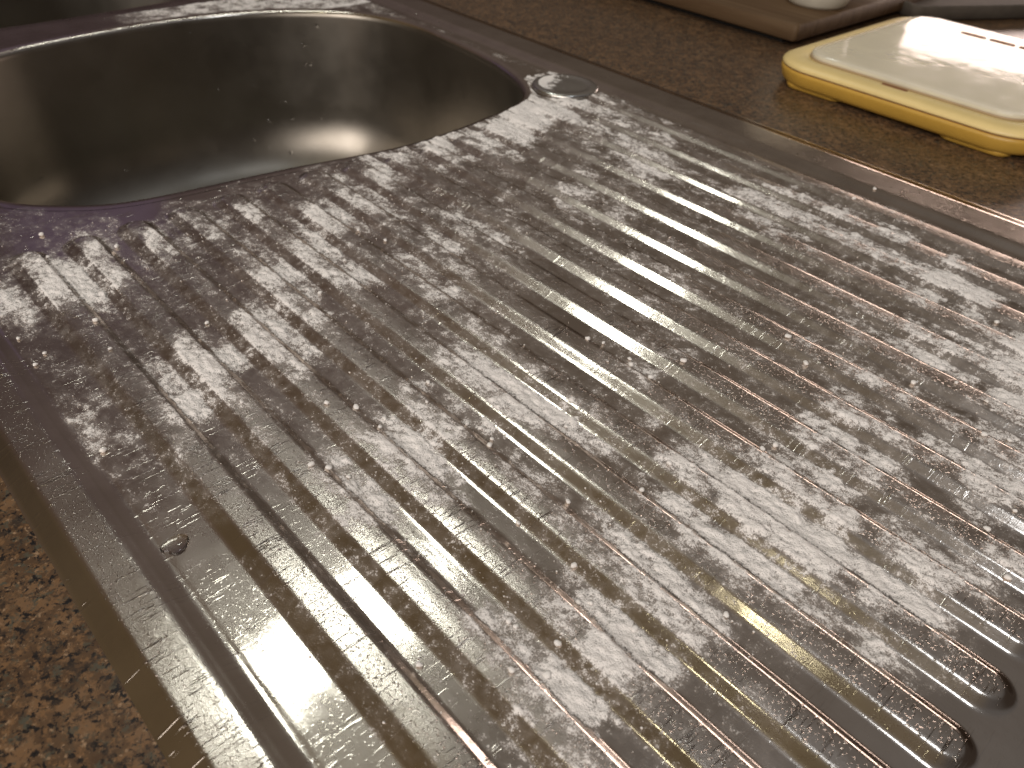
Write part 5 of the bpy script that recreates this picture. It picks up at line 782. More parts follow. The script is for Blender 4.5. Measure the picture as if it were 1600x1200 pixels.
[12, 13, 13, 13, 13, 14, 14, 13, 14, 14, 14, 15, 16, 16, 15, 14, 14, 13, 12, 12, 12, 11, 12, 12, 11, 10, 10, 10, 9, 9, 9, 9, 9, 9, 10, 11, 11, 12, 10, 8, 6, 4, 4, 3, 3, 2, 2, 3, 3, 3, 3, 3, 3, 4, 4, 4, 4, 5, 6, 6, 7, 8, 9, 11, 12, 11, 10, 9, 9, 10, 10, 10, 9, 9, 9, 9, 10, 11, 11, 12, 12, 10, 8, 6, 7, 8, 10, 9, 9, 8, 7, 6, 5, 5, 5, 5, 5, 6, 6, 6, 5, 4, 3, 3, 2, 4, 6, 8, 11, 13, 14, 15, 15, 15, 16, 16, 15, 14, 13, 12, 13, 14, 14, 15, 16, 15],
[12, 13, 13, 13, 13, 13, 13, 13, 14, 14, 15, 15, 16, 15, 14, 14, 13, 12, 12, 11, 11, 11, 11, 11, 10, 10, 9, 9, 9, 9, 9, 9, 9, 9, 10, 11, 12, 10, 8, 7, 5, 4, 3, 3, 2, 2, 2, 2, 3, 3, 3, 3, 3, 3, 3, 3, 3, 4, 5, 6, 6, 8, 9, 11, 11, 10, 9, 8, 9, 9, 10, 9, 9, 9, 9, 9, 10, 10, 11, 12, 11, 9, 7, 6, 7, 8, 9, 8, 7, 7, 6, 5, 5, 4, 4, 5, 5, 5, 6, 6, 5, 5, 4, 3, 3, 2, 5, 7, 9, 11, 14, 14, 15, 15, 15, 16, 15, 15, 14, 13, 12, 13, 14, 15, 16, 16],
[12, 12, 13, 13, 13, 13, 13, 13, 14, 14, 15, 15, 15, 14, 14, 13, 12, 12, 11, 11, 11, 11, 10, 10, 10, 9, 8, 8, 8, 8, 8, 8, 8, 9, 10, 11, 11, 9, 7, 5, 4, 3, 3, 2, 2, 2, 2, 2, 2, 3, 3, 3, 3, 3, 3, 2, 2, 3, 4, 5, 6, 7, 8, 10, 9, 8, 7, 8, 9, 9, 9, 9, 8, 8, 8, 9, 10, 10, 10, 11, 10, 8, 6, 6, 7, 8, 7, 7, 6, 5, 4, 4, 4, 4, 4, 4, 5, 5, 5, 6, 6, 5, 5, 4, 3, 2, 3, 5, 7, 9, 12, 14, 14, 15, 15, 16, 16, 15, 14, 14, 13, 12, 13, 14, 15, 16],
[12, 12, 12, 13, 13, 13, 13, 13, 13, 14, 14, 14, 14, 14, 13, 12, 12, 11, 11, 10, 10, 10, 10, 9, 9, 8, 8, 8, 8, 8, 7, 8, 8, 8, 9, 9, 9, 7, 6, 4, 3, 3, 3, 2, 2, 2, 2, 2, 2, 2, 3, 3, 3, 3, 2, 2, 2, 2, 3, 4, 5, 6, 8, 8, 8, 7, 7, 8, 8, 9, 8, 8, 7, 8, 8, 9, 9, 9, 10, 10, 9, 7, 6, 6, 6, 7, 6, 6, 5, 4, 3, 3, 3, 3, 4, 4, 4, 5, 5, 5, 6, 6, 5, 4, 4, 3, 2, 3, 5, 8, 10, 12, 14, 14, 15, 15, 16, 16, 15, 14, 13, 13, 12, 13, 14, 15],
[12, 12, 12, 12, 12, 12, 13, 13, 13, 14, 13, 13, 13, 12, 12, 11, 11, 10, 10, 10, 10, 9, 9, 8, 8, 7, 7, 7, 7, 7, 7, 7, 7, 8, 8, 8, 7, 6, 4, 4, 3, 3, 2, 2, 2, 2, 2, 2, 2, 2, 2, 3, 2, 2, 2, 2, 2, 2, 2, 3, 5, 6, 7, 7, 6, 5, 6, 7, 8, 8, 8, 7, 7, 7, 8, 8, 8, 9, 9, 9, 8, 6, 5, 5, 6, 6, 5, 5, 4, 3, 3, 3, 3, 3, 4, 4, 4, 5, 5, 5, 6, 6, 6, 5, 4, 4, 3, 2, 4, 6, 8, 10, 13, 14, 15, 15, 15, 16, 16, 15, 14, 13, 12, 13, 13, 14],
[11, 12, 12, 12, 12, 12, 12, 13, 13, 13, 12, 12, 12, 11, 11, 11, 10, 10, 9, 9, 9, 8, 8, 8, 7, 7, 7, 7, 6, 6, 6, 6, 7, 7, 7, 6, 5, 4, 4, 3, 3, 2, 2, 2, 2, 2, 2, 2, 2, 2, 2, 2, 2, 2, 2, 2, 2, 2, 2, 3, 4, 5, 5, 5, 5, 5, 6, 7, 8, 7, 7, 6, 6, 7, 7, 8, 8, 8, 8, 8, 7, 6, 5, 5, 5, 5, 4, 4, 3, 2, 2, 3, 3, 3, 3, 4, 4, 4, 5, 5, 5, 6, 6, 5, 5, 4, 3, 3, 2, 4, 6, 9, 11, 13, 14, 15, 15, 15, 16, 16, 15, 14, 13, 12, 13, 14],
[10, 11, 12, 12, 12, 12, 12, 12, 12, 12, 11, 11, 11, 10, 10, 10, 9, 9, 9, 8, 8, 8, 7, 7, 7, 7, 6, 6, 6, 5, 5, 5, 6, 6, 6, 5, 4, 3, 3, 3, 2, 2, 2, 2, 2, 2, 2, 2, 2, 2, 2, 2, 2, 2, 2, 2, 3, 2, 2, 2, 3, 4, 4, 4, 3, 5, 6, 7, 7, 7, 6, 5, 6, 6, 7, 7, 7, 7, 8, 8, 7, 6, 5, 4, 4, 4, 3, 3, 3, 2, 2, 2, 2, 3, 3, 3, 4, 4, 4, 5, 5, 5, 6, 6, 5, 5, 4, 3, 3, 3, 5, 7, 9, 11, 14, 14, 15, 15, 16, 16, 15, 15, 14, 13, 12, 13],
[10, 11, 11, 11, 11, 11, 11, 11, 11, 11, 10, 10, 10, 10, 9, 9, 8, 8, 8, 8, 7, 7, 7, 7, 6, 6, 6, 5, 5, 4, 4, 4, 5, 5, 4, 4, 3, 3, 3, 2, 2, 2, 2, 2, 2, 2, 2, 2, 2, 2, 2, 2, 2, 2, 3, 3, 3, 2, 2, 2, 2, 3, 3, 3, 3, 4, 5, 6, 6, 6, 5, 5, 5, 5, 6, 6, 6, 7, 7, 7, 7, 6, 5, 4, 3, 3, 3, 3, 2, 2, 2, 2, 2, 3, 3, 3, 3, 4, 4, 4, 5, 5, 5, 6, 6, 5, 5, 4, 3, 2, 3, 5, 7, 10, 12, 14, 14, 15, 15, 16, 16, 15, 14, 14, 13, 12],
[9, 10, 10, 11, 11, 11, 10, 10, 10, 10, 9, 9, 9, 9, 8, 8, 8, 8, 7, 7, 7, 7, 6, 6, 6, 6, 5, 5, 4, 3, 3, 3, 4, 4, 4, 3, 3, 2, 2, 2, 2, 2, 2, 2, 2, 2, 2, 2, 2, 2, 2, 2, 2, 3, 3, 3, 3, 2, 2, 2, 2, 2, 2, 2, 3, 4, 5, 5, 5, 5, 4, 4, 4, 5, 5, 5, 5, 6, 7, 8, 6, 5, 4, 3, 3, 2, 2, 2, 2, 2, 2, 2, 2, 2, 3, 3, 3, 4, 4, 4, 4, 5, 5, 5, 6, 6, 5, 4, 4, 3, 2, 3, 6, 8, 10, 12, 14, 14, 15, 15, 16, 16, 15, 14, 13, 13],
[8, 9, 9, 10, 10, 10, 9, 9, 9, 9, 8, 8, 8, 8, 7, 7, 7, 7, 7, 7, 6, 6, 6, 6, 5, 5, 4, 4, 3, 2, 2, 3, 3, 3, 3, 3, 2, 2, 2, 2, 2, 2, 2, 2, 2, 2, 2, 2, 2, 2, 2, 2, 3, 3, 3, 3, 3, 2, 2, 2, 1, 1, 1, 1, 2, 3, 4, 4, 4, 4, 3, 4, 4, 4, 4, 5, 5, 6, 8, 7, 6, 5, 4, 3, 2, 2, 2, 2, 2, 2, 2, 2, 2, 2, 2, 3, 3, 3, 4, 4, 4, 5, 5, 5, 6, 6, 6, 5, 4, 4, 3, 2, 4, 6, 8, 11, 13, 14, 15, 15, 15, 16, 16, 15, 14, 13],
[8, 8, 9, 9, 9, 9, 8, 8, 8, 8, 8, 7, 7, 7, 7, 7, 6, 6, 6, 6, 6, 6, 5, 5, 5, 4, 4, 3, 2, 2, 2, 2, 3, 3, 2, 2, 2, 1, 1, 1, 2, 2, 2, 2, 2, 2, 2, 2, 2, 2, 2, 2, 3, 3, 4, 3, 3, 2, 2, 1, 1, 0, 0, 1, 2, 3, 3, 3, 3, 3, 3, 3, 3, 3, 4, 4, 5, 6, 7, 7, 6, 4, 3, 3, 2, 2, 2, 2, 2, 2, 2, 2, 2, 2, 2, 2, 3, 3, 3, 4, 4, 4, 5, 5, 5, 6, 6, 5, 5, 4, 3, 3, 2, 4, 7, 9, 11, 13, 14, 15, 15, 15, 16, 16, 15, 14],
[7, 7, 8, 8, 8, 8, 7, 7, 7, 7, 7, 7, 6, 6, 6, 6, 6, 6, 6, 6, 5, 5, 5, 5, 4, 3, 3, 2, 1, 2, 2, 2, 2, 2, 2, 2, 1, 1, 1, 1, 2, 2, 2, 2, 2, 2, 2, 2, 1, 1, 2, 2, 3, 4, 4, 3, 2, 2, 2, 1, 1, 0, 0, 0, 1, 2, 2, 3, 2, 2, 2, 2, 2, 3, 3, 4, 4, 5, 6, 6, 5, 4, 3, 3, 2, 2, 2, 2, 2, 2, 2, 2, 2, 2, 2, 2, 3, 3, 3, 3, 4, 4, 4, 5, 5, 5, 6, 6, 5, 5, 4, 3, 2, 3, 5, 7, 9, 12, 14, 14, 15, 15, 16, 16, 15, 15],
[6, 7, 7, 7, 7, 7, 7, 6, 6, 6, 6, 6, 6, 6, 5, 5, 5, 5, 5, 5, 5, 5, 4, 4, 3, 3, 2, 1, 1, 2, 2, 2, 2, 2, 1, 1, 1, 1, 1, 1, 1, 2, 2, 2, 2, 2, 2, 1, 1, 1, 2, 2, 3, 4, 3, 3, 2, 2, 1, 1, 0, 0, 0, 0, 1, 1, 2, 2, 2, 2, 2, 2, 2, 2, 3, 3, 4, 5, 5, 5, 4, 4, 3, 2, 2, 2, 2, 2, 2, 2, 2, 2, 2, 2, 2, 2, 2, 3, 3, 3, 4, 4, 4, 4, 5, 5, 5, 6, 6, 5, 4, 4, 3, 2, 3, 5, 8, 10, 12, 14, 14, 15, 15, 16, 16, 15],
[6, 6, 6, 6, 6, 6, 6, 6, 6, 6, 6, 5, 5, 5, 5, 4, 4, 4, 4, 5, 5, 4, 4, 3, 2, 2, 1, 1, 1, 1, 2, 2, 1, 1, 1, 1, 1, 1, 1, 1, 1, 1, 2, 2, 2, 2, 1, 1, 1, 1, 2, 2, 3, 3, 3, 3, 2, 2, 1, 0, 0, 0, 0, 0, 0, 1, 1, 1, 1, 2, 1, 2, 2, 2, 2, 3, 3, 4, 4, 4, 3, 3, 3, 2, 2, 1, 1, 2, 2, 2, 2, 2, 2, 2, 2, 2, 2, 2, 3, 3, 3, 4, 4, 4, 5, 5, 5, 6, 6, 6, 5, 4, 4, 3, 2, 4, 6, 8, 10, 12, 14, 15, 15, 15, 16, 16],
[5, 5, 5, 5, 5, 5, 5, 5, 5, 5, 5, 5, 4, 4, 4, 4, 4, 4, 4, 4, 4, 4, 3, 2, 2, 1, 1, 1, 1, 1, 1, 1, 1, 1, 0, 0, 0, 1, 1, 1, 1, 1, 2, 2, 2, 1, 1, 1, 1, 1, 2, 2, 3, 3, 2, 2, 2, 1, 1, 0, 0, 0, 0, 0, 0, 0, 1, 1, 1, 1, 1, 1, 2, 2, 2, 2, 2, 3, 3, 3, 3, 3, 2, 2, 1, 1, 1, 1, 2, 2, 2, 2, 2, 2, 2, 2, 2, 2, 2, 3, 3, 3, 4, 4, 4, 5, 5, 5, 6, 6, 5, 5, 4, 3, 3, 2, 4, 6, 8, 11, 13, 14, 15, 15, 15, 16],
[4, 4, 4, 4, 4, 4, 5, 5, 5, 4, 4, 4, 3, 3, 3, 3, 3, 3, 3, 3, 3, 3, 2, 2, 1, 1, 1, 1, 1, 1, 1, 1, 1, 0, 0, 0, 0, 1, 1, 1, 1, 1, 1, 1, 1, 1, 1, 0, 1, 1, 2, 2, 2, 2, 2, 2, 1, 1, 0, 0, 0, 0, 0, 0, 0, 0, 0, 1, 1, 1, 1, 1, 1, 1, 1, 1, 2, 2, 2, 2, 2, 2, 2, 1, 1, 1, 1, 1, 1, 2, 2, 2, 2, 2, 2, 2, 2, 2, 2, 3, 3, 3, 3, 4, 4, 4, 5, 5, 5, 6, 6, 5, 5, 4, 3, 3, 2, 5, 7, 9, 11, 13, 14, 15, 15, 15],
[3, 4, 4, 4, 4, 4, 4, 4, 4, 4, 3, 3, 3, 2, 2, 3, 3, 3, 3, 3, 3, 2, 1, 1, 0, 0, 1, 1, 1, 1, 1, 1, 0, 0, 0, 0, 0, 0, 1, 1, 1, 1, 1, 1, 1, 1, 0, 0, 0, 1, 1, 2, 2, 2, 2, 1, 1, 1, 0, 0, 0, 0, 0, 0, 0, 0, 0, 0, 0, 1, 1, 1, 1, 1, 1, 0, 1, 1, 2, 2, 2, 2, 1, 1, 1, 0, 1, 1, 1, 1, 2, 2, 2, 2, 2, 2, 2, 2, 2, 2, 3, 3, 3, 4, 4, 4, 4, 5, 5, 5, 6, 6, 5, 5, 4, 3, 2, 3, 5, 7, 9, 12, 14, 14, 15, 15],
[3, 3, 3, 3, 3, 4, 4, 4, 3, 3, 2, 2, 2, 2, 2, 2, 2, 2, 3, 2, 2, 1, 1, 0, 0, 0, 0, 1, 1, 1, 1, 0, 0, 0, 0, 0, 0, 0, 0, 1, 1, 1, 1, 1, 1, 0, 0, 0, 0, 1, 1, 1, 1, 1, 1, 1, 1, 0, 0, 0, 0, 0, 0, 0, 0, 0, 0, 0, 0, 0, 1, 1, 1, 1, 0, 0, 0, 1, 1, 1, 1, 1, 1, 1, 0, 0, 1, 1, 1, 1, 2, 2, 2, 2, 2, 2, 2, 2, 2, 2, 2, 3, 3, 3, 4, 4, 4, 5, 5, 5, 5, 6, 6, 5, 4, 4, 3, 2, 3, 6, 8, 10, 12, 14, 14, 15],
[2, 2, 3, 3, 3, 3, 3, 3, 3, 2, 2, 1, 1, 1, 2, 2, 2, 2, 2, 2, 1, 1, 0, 0, 0, 0, 0, 1, 1, 0, 0, 0, 0, 0, 0, 0, 0, 0, 0, 0, 1, 1, 1, 1, 0, 0, 0, 0, 0, 1, 1, 1, 1, 1, 1, 1, 0, 0, 0, 0, 0, 0, 0, 0, 0, 0, 0, 0, 0, 0, 1, 1, 1, 0, 0, 0, 0, 0, 1, 1, 1, 1, 1, 0, 0, 0, 0, 1, 1, 1, 1, 2, 2, 2, 2, 2, 2, 2, 2, 2, 2, 2, 3, 3, 3, 4, 4, 4, 5, 5, 5, 6, 6, 6, 5, 4, 4, 3, 2, 4, 6, 8, 10, 13, 14, 15],
[2, 2, 2, 2, 3, 3, 3, 2, 2, 1, 1, 0, 1, 1, 1, 1, 2, 2, 1, 1, 1, 0, 0, 0, 0, 0, 0, 0, 0, 0, 0, 0, 0, 0, 0, 0, 0, 0, 0, 0, 1, 1, 0, 0, 0, 0, 0, 0, 0, 0, 1, 1, 1, 1, 1, 0, 0, 0, 0, 0, 0, 0, 0, 0, 0, 0, 0, 0, 0, 0, 0, 1, 0, 0, 0, 0, 0, 0, 0, 1, 1, 1, 0, 0, 0, 0, 0, 0, 1, 1, 1, 1, 2, 2, 2, 2, 2, 2, 2, 2, 2, 2, 3, 3, 3, 3, 4, 4, 4, 5, 5, 5, 6, 6, 5, 5, 4, 3, 3, 2, 4, 6, 9, 11, 13, 14]
]  # powder cover, 0 to 18, one row every 4 mm across the board, one value every 4 mm along it
DG = np.array(DENS) / 18.0


def dens_at(x, y):
    a = np.clip((x + .46) / .004, 0, DG.shape[1] - 1.001); b = np.clip(y / .004, 0, DG.shape[0] - 1.001)
    ia = a.astype(int); ib = b.astype(int); fa = a - ia; fb = b - ib
    return (DG[ib, ia] * (1 - fa) + DG[ib, ia + 1] * fa) * (1 - fb) + (DG[ib + 1, ia] * (1 - fa) + DG[ib + 1, ia + 1] * fa) * fb


px = np.arange(-.452, .012, .00075); py = np.arange(.022, .4640, .00060)
PX, PY = np.meshgrid(px, py)
wx = fbm(PX * 140, PY * 140, 21, 3) * .0030; wy = fbm(PX * 140, PY * 140, 31, 3) * .0022
D = dens_at(PX + wx, PY + wy)
n1 = fbm(PX * 120, PY * 150, 41, 4, .6)
n2 = fbm(PX * 420, PY * 480, 51, 3, .6)
D = D * 1.02 - .11 + .34 * n1 * (4 * D * (1 - D)) ** .6 + .22 * n2 * np.clip(D * 2, 0, 1)
D = D + .09 * (sstep(.28, .74, D) - .42) * np.clip(D * 4, 0, 1)
# powder slides off the slopes and stays on tops and in channels
zb = plate_z(PX, PY, False)
kk = np.clip(np.round((PY - (TB0 - .005)) / PITCH), 0, NR - 1); q = PY - (TB0 + kk * PITCH)
fs_ = sstep(-.0150, -.0142, q) * (1 - sstep(-.0100, -.0092, q))
bs_ = sstep(-.0002, .0004, q) * (1 - sstep(.0020, .0030, q))
D = D - fs_ * (.36 + .20 * n1) * (1 - .50 * sstep(.66, .98, D)) - bs_ * .34
db = signed_dist(PX[::4, ::4], PY[::4, ::4], B1)
tmp = np.stack([np.interp(px, px[::4], db[j]) for j in range(db.shape[0])], 0)
db = np.stack([np.interp(py, py[::4], tmp[:, i]) for i in range(tmp.shape[1])], 1)
D = D * sstep(.0012, .0026, db + .0006 * n2)
D = D * sstep(.0225, .0275, PY) * (1 - sstep(.452, .459, PY)) * (1 - sstep(.004, .009, PX))
# keep clear of the cover disc
dc = np.hypot(PX + .4188, PY - .4365)
D = D * sstep(.0248, .0262, dc)
film = (.23 + .18 * n1 + .14 * n2) * sstep(.02, .16, dens_at(PX, PY)) * sstep(.0225, .0300, PY) * (1 - sstep(.440, .456, PY)) * sstep(.0012, .003, db) * (1 - sstep(.000, .008, PX)) * sstep(.0248, .0262, dc)
D = np.clip(np.maximum(D, film), 0, 1)
th = .00005 + .00075 * sstep(.45, 1.0, D) * (1 + .8 * n1 + .5 * n2) + .00022 * sstep(.3, .8, D) * (1 + n2)
th = np.maximum(th, .00004)
PZ = plate_z(PX, PY, True) 
nearp = 1 - sstep(.0045, .0080, db)
PZ = PZ * (1 - nearp) + (ZF + .00018) * nearp
PZ = PZ + .00006 + th
F = grid_faces(len(px), len(py))
Dr = D.ravel()
keep = (Dr[F].max(1) > .05) & (db.ravel()[F] > .0008).all(1)
F = F[keep]; used = np.unique(F)
remap = -np.ones(PX.size, dtype=np.int64); remap[used] = np.arange(len(used))
V = np.stack([PX.ravel(), PY.ravel(), PZ.ravel()], 1)[used]
me = mesh_np("spilled_powder", V, remap[F], M_POW)
a = me.attributes.new('dens', 'FLOAT', 'POINT'); a.data.foreach_set('value', Dr[used].astype(np.float32))
pw = link_obj("spilled_powder", me)
tag(pw, "patchy white powder scattered over the ribbed steel drainboard", None, None, 'stuff')

rng = random.Random(4)


def blob_mesh(name, r, seed, mat, sub=2, squash=.8, rough=.22):
    import bmesh
    bm = bmesh.new(); bmesh.ops.create_icosphere(bm, subdivisions=sub, radius=r)
    rr = random.Random(seed); ph = [rr.uniform(0, 6) for _ in range(6)]
    for v in bm.verts:
        d = v.co.normalized()
        s = 1 + rough * (math.sin(3 * d.x + ph[0]) * math.sin(2.5 * d.y + ph[1]) + .5 * math.sin(6 * d.z + ph[2] + 3 * d.x))
        v.co = d * r * s
        v.co.z *= squash
    me = bpy.data.meshes.new(name); bm.to_mesh(me); bm.free()
    me.polygons.foreach_set('use_smooth', np.full(len(me.polygons), True))
    me.materials.append(mat)
    return me


# fine loose grains: uncountable, one object
cand = rng
gv = []; gf = []
ico = blob_mesh("grain_seed", 1.0, 3, M_CRUMB, 1, .8, .15)
iv = np.array([v.co[:] for v in ico.vertices]); ifc = np.array([p.vertices[:] for p in ico.polygons])
rs = np.random.RandomState(8)
N_ = 5200
gx = rs.uniform(-.44, .0, N_ * 4); gy = rs.uniform(.03, .45, N_ * 4)
gd = dens_at(gx, gy); ok = rs.uniform(0, 1, N_ * 4) < np.clip(gd * 1.3, .02, .9) * .55
gdb = signed_dist(gx, gy, B1); ok &= gdb > .004; ok &= np.hypot(gx + .4188, gy - .4365) > .026
gx = gx[ok][:N_]; gy = gy[ok][:N_]
gz = plate_z(gx, gy, False)
gr = .00013 + .00030 * rs.uniform(0, 1, len(gx)) ** 4
vv = []; ff = []
for i in range(len(gx)):
    an = rs.uniform(0, 6.28); c, s = math.cos(an), math.sin(an)
    R_ = np.array([[c, -s, 0], [s, c, 0], [0, 0, 1]])
    st = np.array([1, rs.uniform(.7, 1), rs.uniform(.7, 1)])
    vv.append((iv * st) @ R_.T * gr[i] + np.array([gx[i], gy[i], gz[i] + gr[i] * .6 + .0001]))
    ff.append(ifc + i * len(iv))
me = mesh_np("loose_powder_grains", np.vstack(vv), np.vstack(ff), M_CRUMB)
tag(link_obj("loose_powder_grains", me), "tiny loose white grains strewn around the powder patches", None, None, 'stuff')

CRUMBS = [(-0.3338, 0.0301), (-0.3171, 0.0348), (-0.3244, 0.0585), (-0.3008, 0.0553), (-0.2465, 0.031), (-0.3115, 0.0295), (-0.4167, 0.0667),
(-0.3922, 0.0617), (-0.3697, 0.0645), (-0.3834, 0.0905), (-0.2972, 0.0948), (-0.2376, 0.0799), (-0.2494, 0.1137), (-0.2173, 0.1044),
(-0.1953, 0.1135), (-0.1984, 0.1177), (-0.1885, 0.087), (-0.1923, 0.0824), (-0.181, 0.0902), (-0.2094, 0.1124), (-0.3061, 0.1706), (-0.2883,
0.1455), (-0.3276, 0.1929), (-0.3105, 0.1976), (-0.194, 0.1345), (-0.1761, 0.1399), (-0.164, 0.1419), (-0.1612, 0.1382), (-0.1235, 0.1413),
(-0.185, 0.2155), (-0.1797, 0.22), (-0.2056, 0.1441), (-0.1515, 0.1686), (-0.1647, 0.2203), (-0.1614, 0.2173), (-0.1504, 0.2172), (-0.1105,
0.165), (-0.1295, 0.2859), (-0.1145, 0.2776), (-0.0953, 0.2166), (-0.0935, 0.2228), (-0.1118, 0.1815), (-0.1475, 0.2347), (-0.089, 0.3379),
(-0.0653, 0.3139), (-0.0778, 0.3024), (-0.0434, 0.29), (-0.0746, 0.3794), (-0.036, 0.2979), (-0.0794, 0.3224), (-0.0516, 0.3117), (-0.1274,
0.1215), (-0.1027, 0.1228), (-0.0922, 0.1141), (-0.0896, 0.1168), (-0.0874, 0.0821), (-0.0807, 0.0896), (-0.1009, 0.0935), (-0.0982,
0.0937), (-0.0856, 0.0985), (-0.1065, 0.0644), (-0.0848, 0.1426), (-0.0609, 0.1159), (-0.0747, 0.1201), (-0.0598, 0.1453), (-0.0219, 0.244),
(-0.0084, 0.2272), (-0.0188, 0.2579), (-0.1838, 0.4399), (-0.1833, 0.4632)]
protos = [blob_mesh("powder_crumb", .00105, 100 + i, M_CRUMB, 2, .78, .2) for i in range(5)]
for i, (cx, cy) in enumerate(CRUMBS):
    s = rng.uniform(.65, 1.15)
    z = float(plate_z(np.array([cx]), np.array([cy]), False)[0])
    o = link_obj("powder_crumb", protos[i % 5])
    o.location = (cx, cy, z + .00072 * s); o.scale = (s * rng.uniform(1, 1.3), s, s * rng.uniform(.85, 1.05)); o.rotation_euler.z = rng.uniform(0, 6)
    tag(o, "small rounded white crumb of powder lying on the ribbed drainboard", "crumb", "white powder crumbs on the drainboard")

# heap of powder on the cover disc
def disc_heap():
    n = 130; g = np.linspace(-.0175, .0175, n); HX, HY = np.meshgrid(g, g)
    r = np.hypot(HX, HY)
    m = sstep(-.001, .012, -HX * .85 - HY * .50 - .0015 + .009 * fbm(HX * 260, HY * 260, 3, 4))
    m = np.clip(m * (1 - sstep(.0150, .0168, r)), 0, 1)
    base = np.interp(r, [0, .012, .0165, .0186], [.0028, .0024, .0031, .0027])
    z = base + .00003 + m * .0005 * (1 + .8 * fbm(HX * 500, HY * 500, 9, 3))
    Fh = grid_faces(n, n); keep = (m.ravel()[Fh].max(1) > .08) & (r.ravel()[Fh] < .0172).all(1)
    Fh = Fh[keep]; u = np.unique(Fh); rm = -np.ones(n * n, dtype=int); rm[u] = np.arange(len(u))
    me = mesh_np("powder_heap", np.stack([HX.ravel(), HY.ravel(), z.ravel()], 1)[u], rm[Fh], M_POW)
    at = me.attributes.new('dens', 'FLOAT', 'POINT'); at.data.foreach_set('value', m.ravel()[u].astype(np.float32))
    o = link_obj("powder_heap", me); o.location = (-.4188, .4365, ZF); o.scale = (1.25, 1.25, 1.15)
    tag(o, "thin white powder clump lying on the round steel cover disc", "powder")


disc_heap()

# dust on the divider and back ledge behind the first bowl
def ledge_powder():
    gx_ = np.arange(-.765, -.43, .0012); gy_ = np.arange(.10, .470, .0012)
    LX, LY = np.meshgrid(gx_, gy_)
    s1 = signed_dist(LX, LY, B1); s2 = signed_dist(LX, LY, B2)
    n = fbm(LX * 90, LY * 90, 61, 4, .6)
    d = np.where(LX < -.69, .58, .22) + .50 * n
    d = d * np.where(LX > -.60, sstep(-.15, .25, n) * .9, 1)
    d *= sstep(.0015, .004, s1) * sstep(.0015, .004, s2) * (1 - sstep(.448, .455, LY))
    d *= sstep(.20, .30, LY + (LX + .76) * .2)
    d *= sstep(.0255, .029, np.hypot(LX + .4188, LY - .4365))
    d = np.clip(d, 0, 1)
    z = plate_z(LX, LY, False); nr = 1 - sstep(.0045, .008, np.minimum(s1, s2)); z = z * (1 - nr) + (ZF + .00018) * nr
    z = z + .0001 + .0005 * sstep(.5, 1, d)
    Fh = grid_faces(len(gx_), len(gy_)); keep = (d.ravel()[Fh].max(1) > .06) & (np.minimum(s1, s2).ravel()[Fh] > .001).all(1)
    Fh = Fh[keep]; u = np.unique(Fh); rm = -np.ones(LX.size, dtype=int); rm[u] = np.arange(len(u))
    me = mesh_np("ledge_powder", np.stack([LX.ravel(), LY.ravel(), z.ravel()], 1)[u], rm[Fh], M_POW)
    at = me.attributes.new('dens', 'FLOAT', 'POINT'); at.data.foreach_set('value', d.ravel()[u].astype(np.float32))
    tag(link_obj("ledge_powder", me), "thin white powder dusted on the steel divider and ledge around the bowl", None, None, 'stuff')


ledge_powder()

# ------------------------------------------------------------------ water
def droplet(loc, rx, ry, h, rz, seed, label, group=None, normal=None):
    n = 28; m = 12; vs = []; fs = []
    rr = random.Random(seed); p1, p2 = rr.uniform(0, 6), rr.uniform(0, 6)
    for j in range(m + 1):
        t = j / m; rad = math.cos(t * math.pi / 2) ** .8 if j < m else 0; z = math.sin(t * math.pi / 2) ** 1.1
        for i in range(n):
            a_ = 2 * math.pi * i / n; w = 1 + .16 * math.sin(2 * a_ + p1) + .10 * math.sin(3 * a_ + p2)
            vs.append((rx * rad * w * math.cos(a_), ry * rad * w * math.sin(a_), h * z))
    for j in range(m):
        for i in range(n):
            i2 = (i + 1) % n; fs.append((j * n + i, j * n + i2, (j + 1) * n + i2, (j + 1) * n + i))
    o = link_obj("water_drop", mesh_py("water_drop", vs, fs, M_WATER))
    o.location = loc; o.rotation_euler.z = rz
    if normal is not None:
        o.rotation_euler = Vector(normal).to_track_quat('Z', 'Y').to_euler()
    tag(o, label, "water drop", group)
    return o


zz = float(plate_z(np.array([-.191]), np.array([.0315]), False)[0])
droplet((-.1905, .0318, zz - .00005), .0036, .0050, .0014, .5, 3, "large clear water drop on the bare steel channel beside the front rim")

rw = random.Random(12)
k_wall = None
Nn = len(B1)
for i in range(34):
    # beads cling to the far wall and to the curved foot of the bowl
    ring = rw.choice([12, 14, 16, 18, 20, 22, 24, 26, 27, 28])
    ring = min(ring, len(bowl_rings) - 3)
    # far side of the bowl: x below the centre
    cand_ = [q for q in range(Nn) if B1[q, 0] < -.60 and .12 < B1[q, 1] < .40]
    q = rw.choice(cand_)
    p = bowl_rings[ring][q]; pn = bowl_rings[ring + 1][q]; pq = bowl_rings[ring][(q + 1) % Nn]
    nn = np.cross(pn - p, pq - p); nn = nn / np.linalg.norm(nn)
    cen = np.array([*B1.mean(0), -.05])
    if np.dot(cen - p, nn) < 0: nn = -nn
    s = rw.uniform(.0009, .0019)
    droplet(tuple(p - nn * .0002), s, s, s * .6, 0, i, "tiny clear bead of water clinging to the inside wall of the bowl", "water beads inside the bowl", nn)

# ------------------------------------------------------------------ yellow lidded box
def rrect(x0, x1, y0, y1, r, n=12):
    pts = []
    for cx, cy, a0 in ((x1 - r, y1 - r, 0), (x0 + r, y1 - r, 90), (x0 + r, y0 + r, 180), (x1 - r, y0 + r, 270)):
        for k in range(n + 1):
            t = math.radians(a0 + 90 * k / n); pts.append((cx + r * math.cos(t), cy + r * math.sin(t)))
    return pts


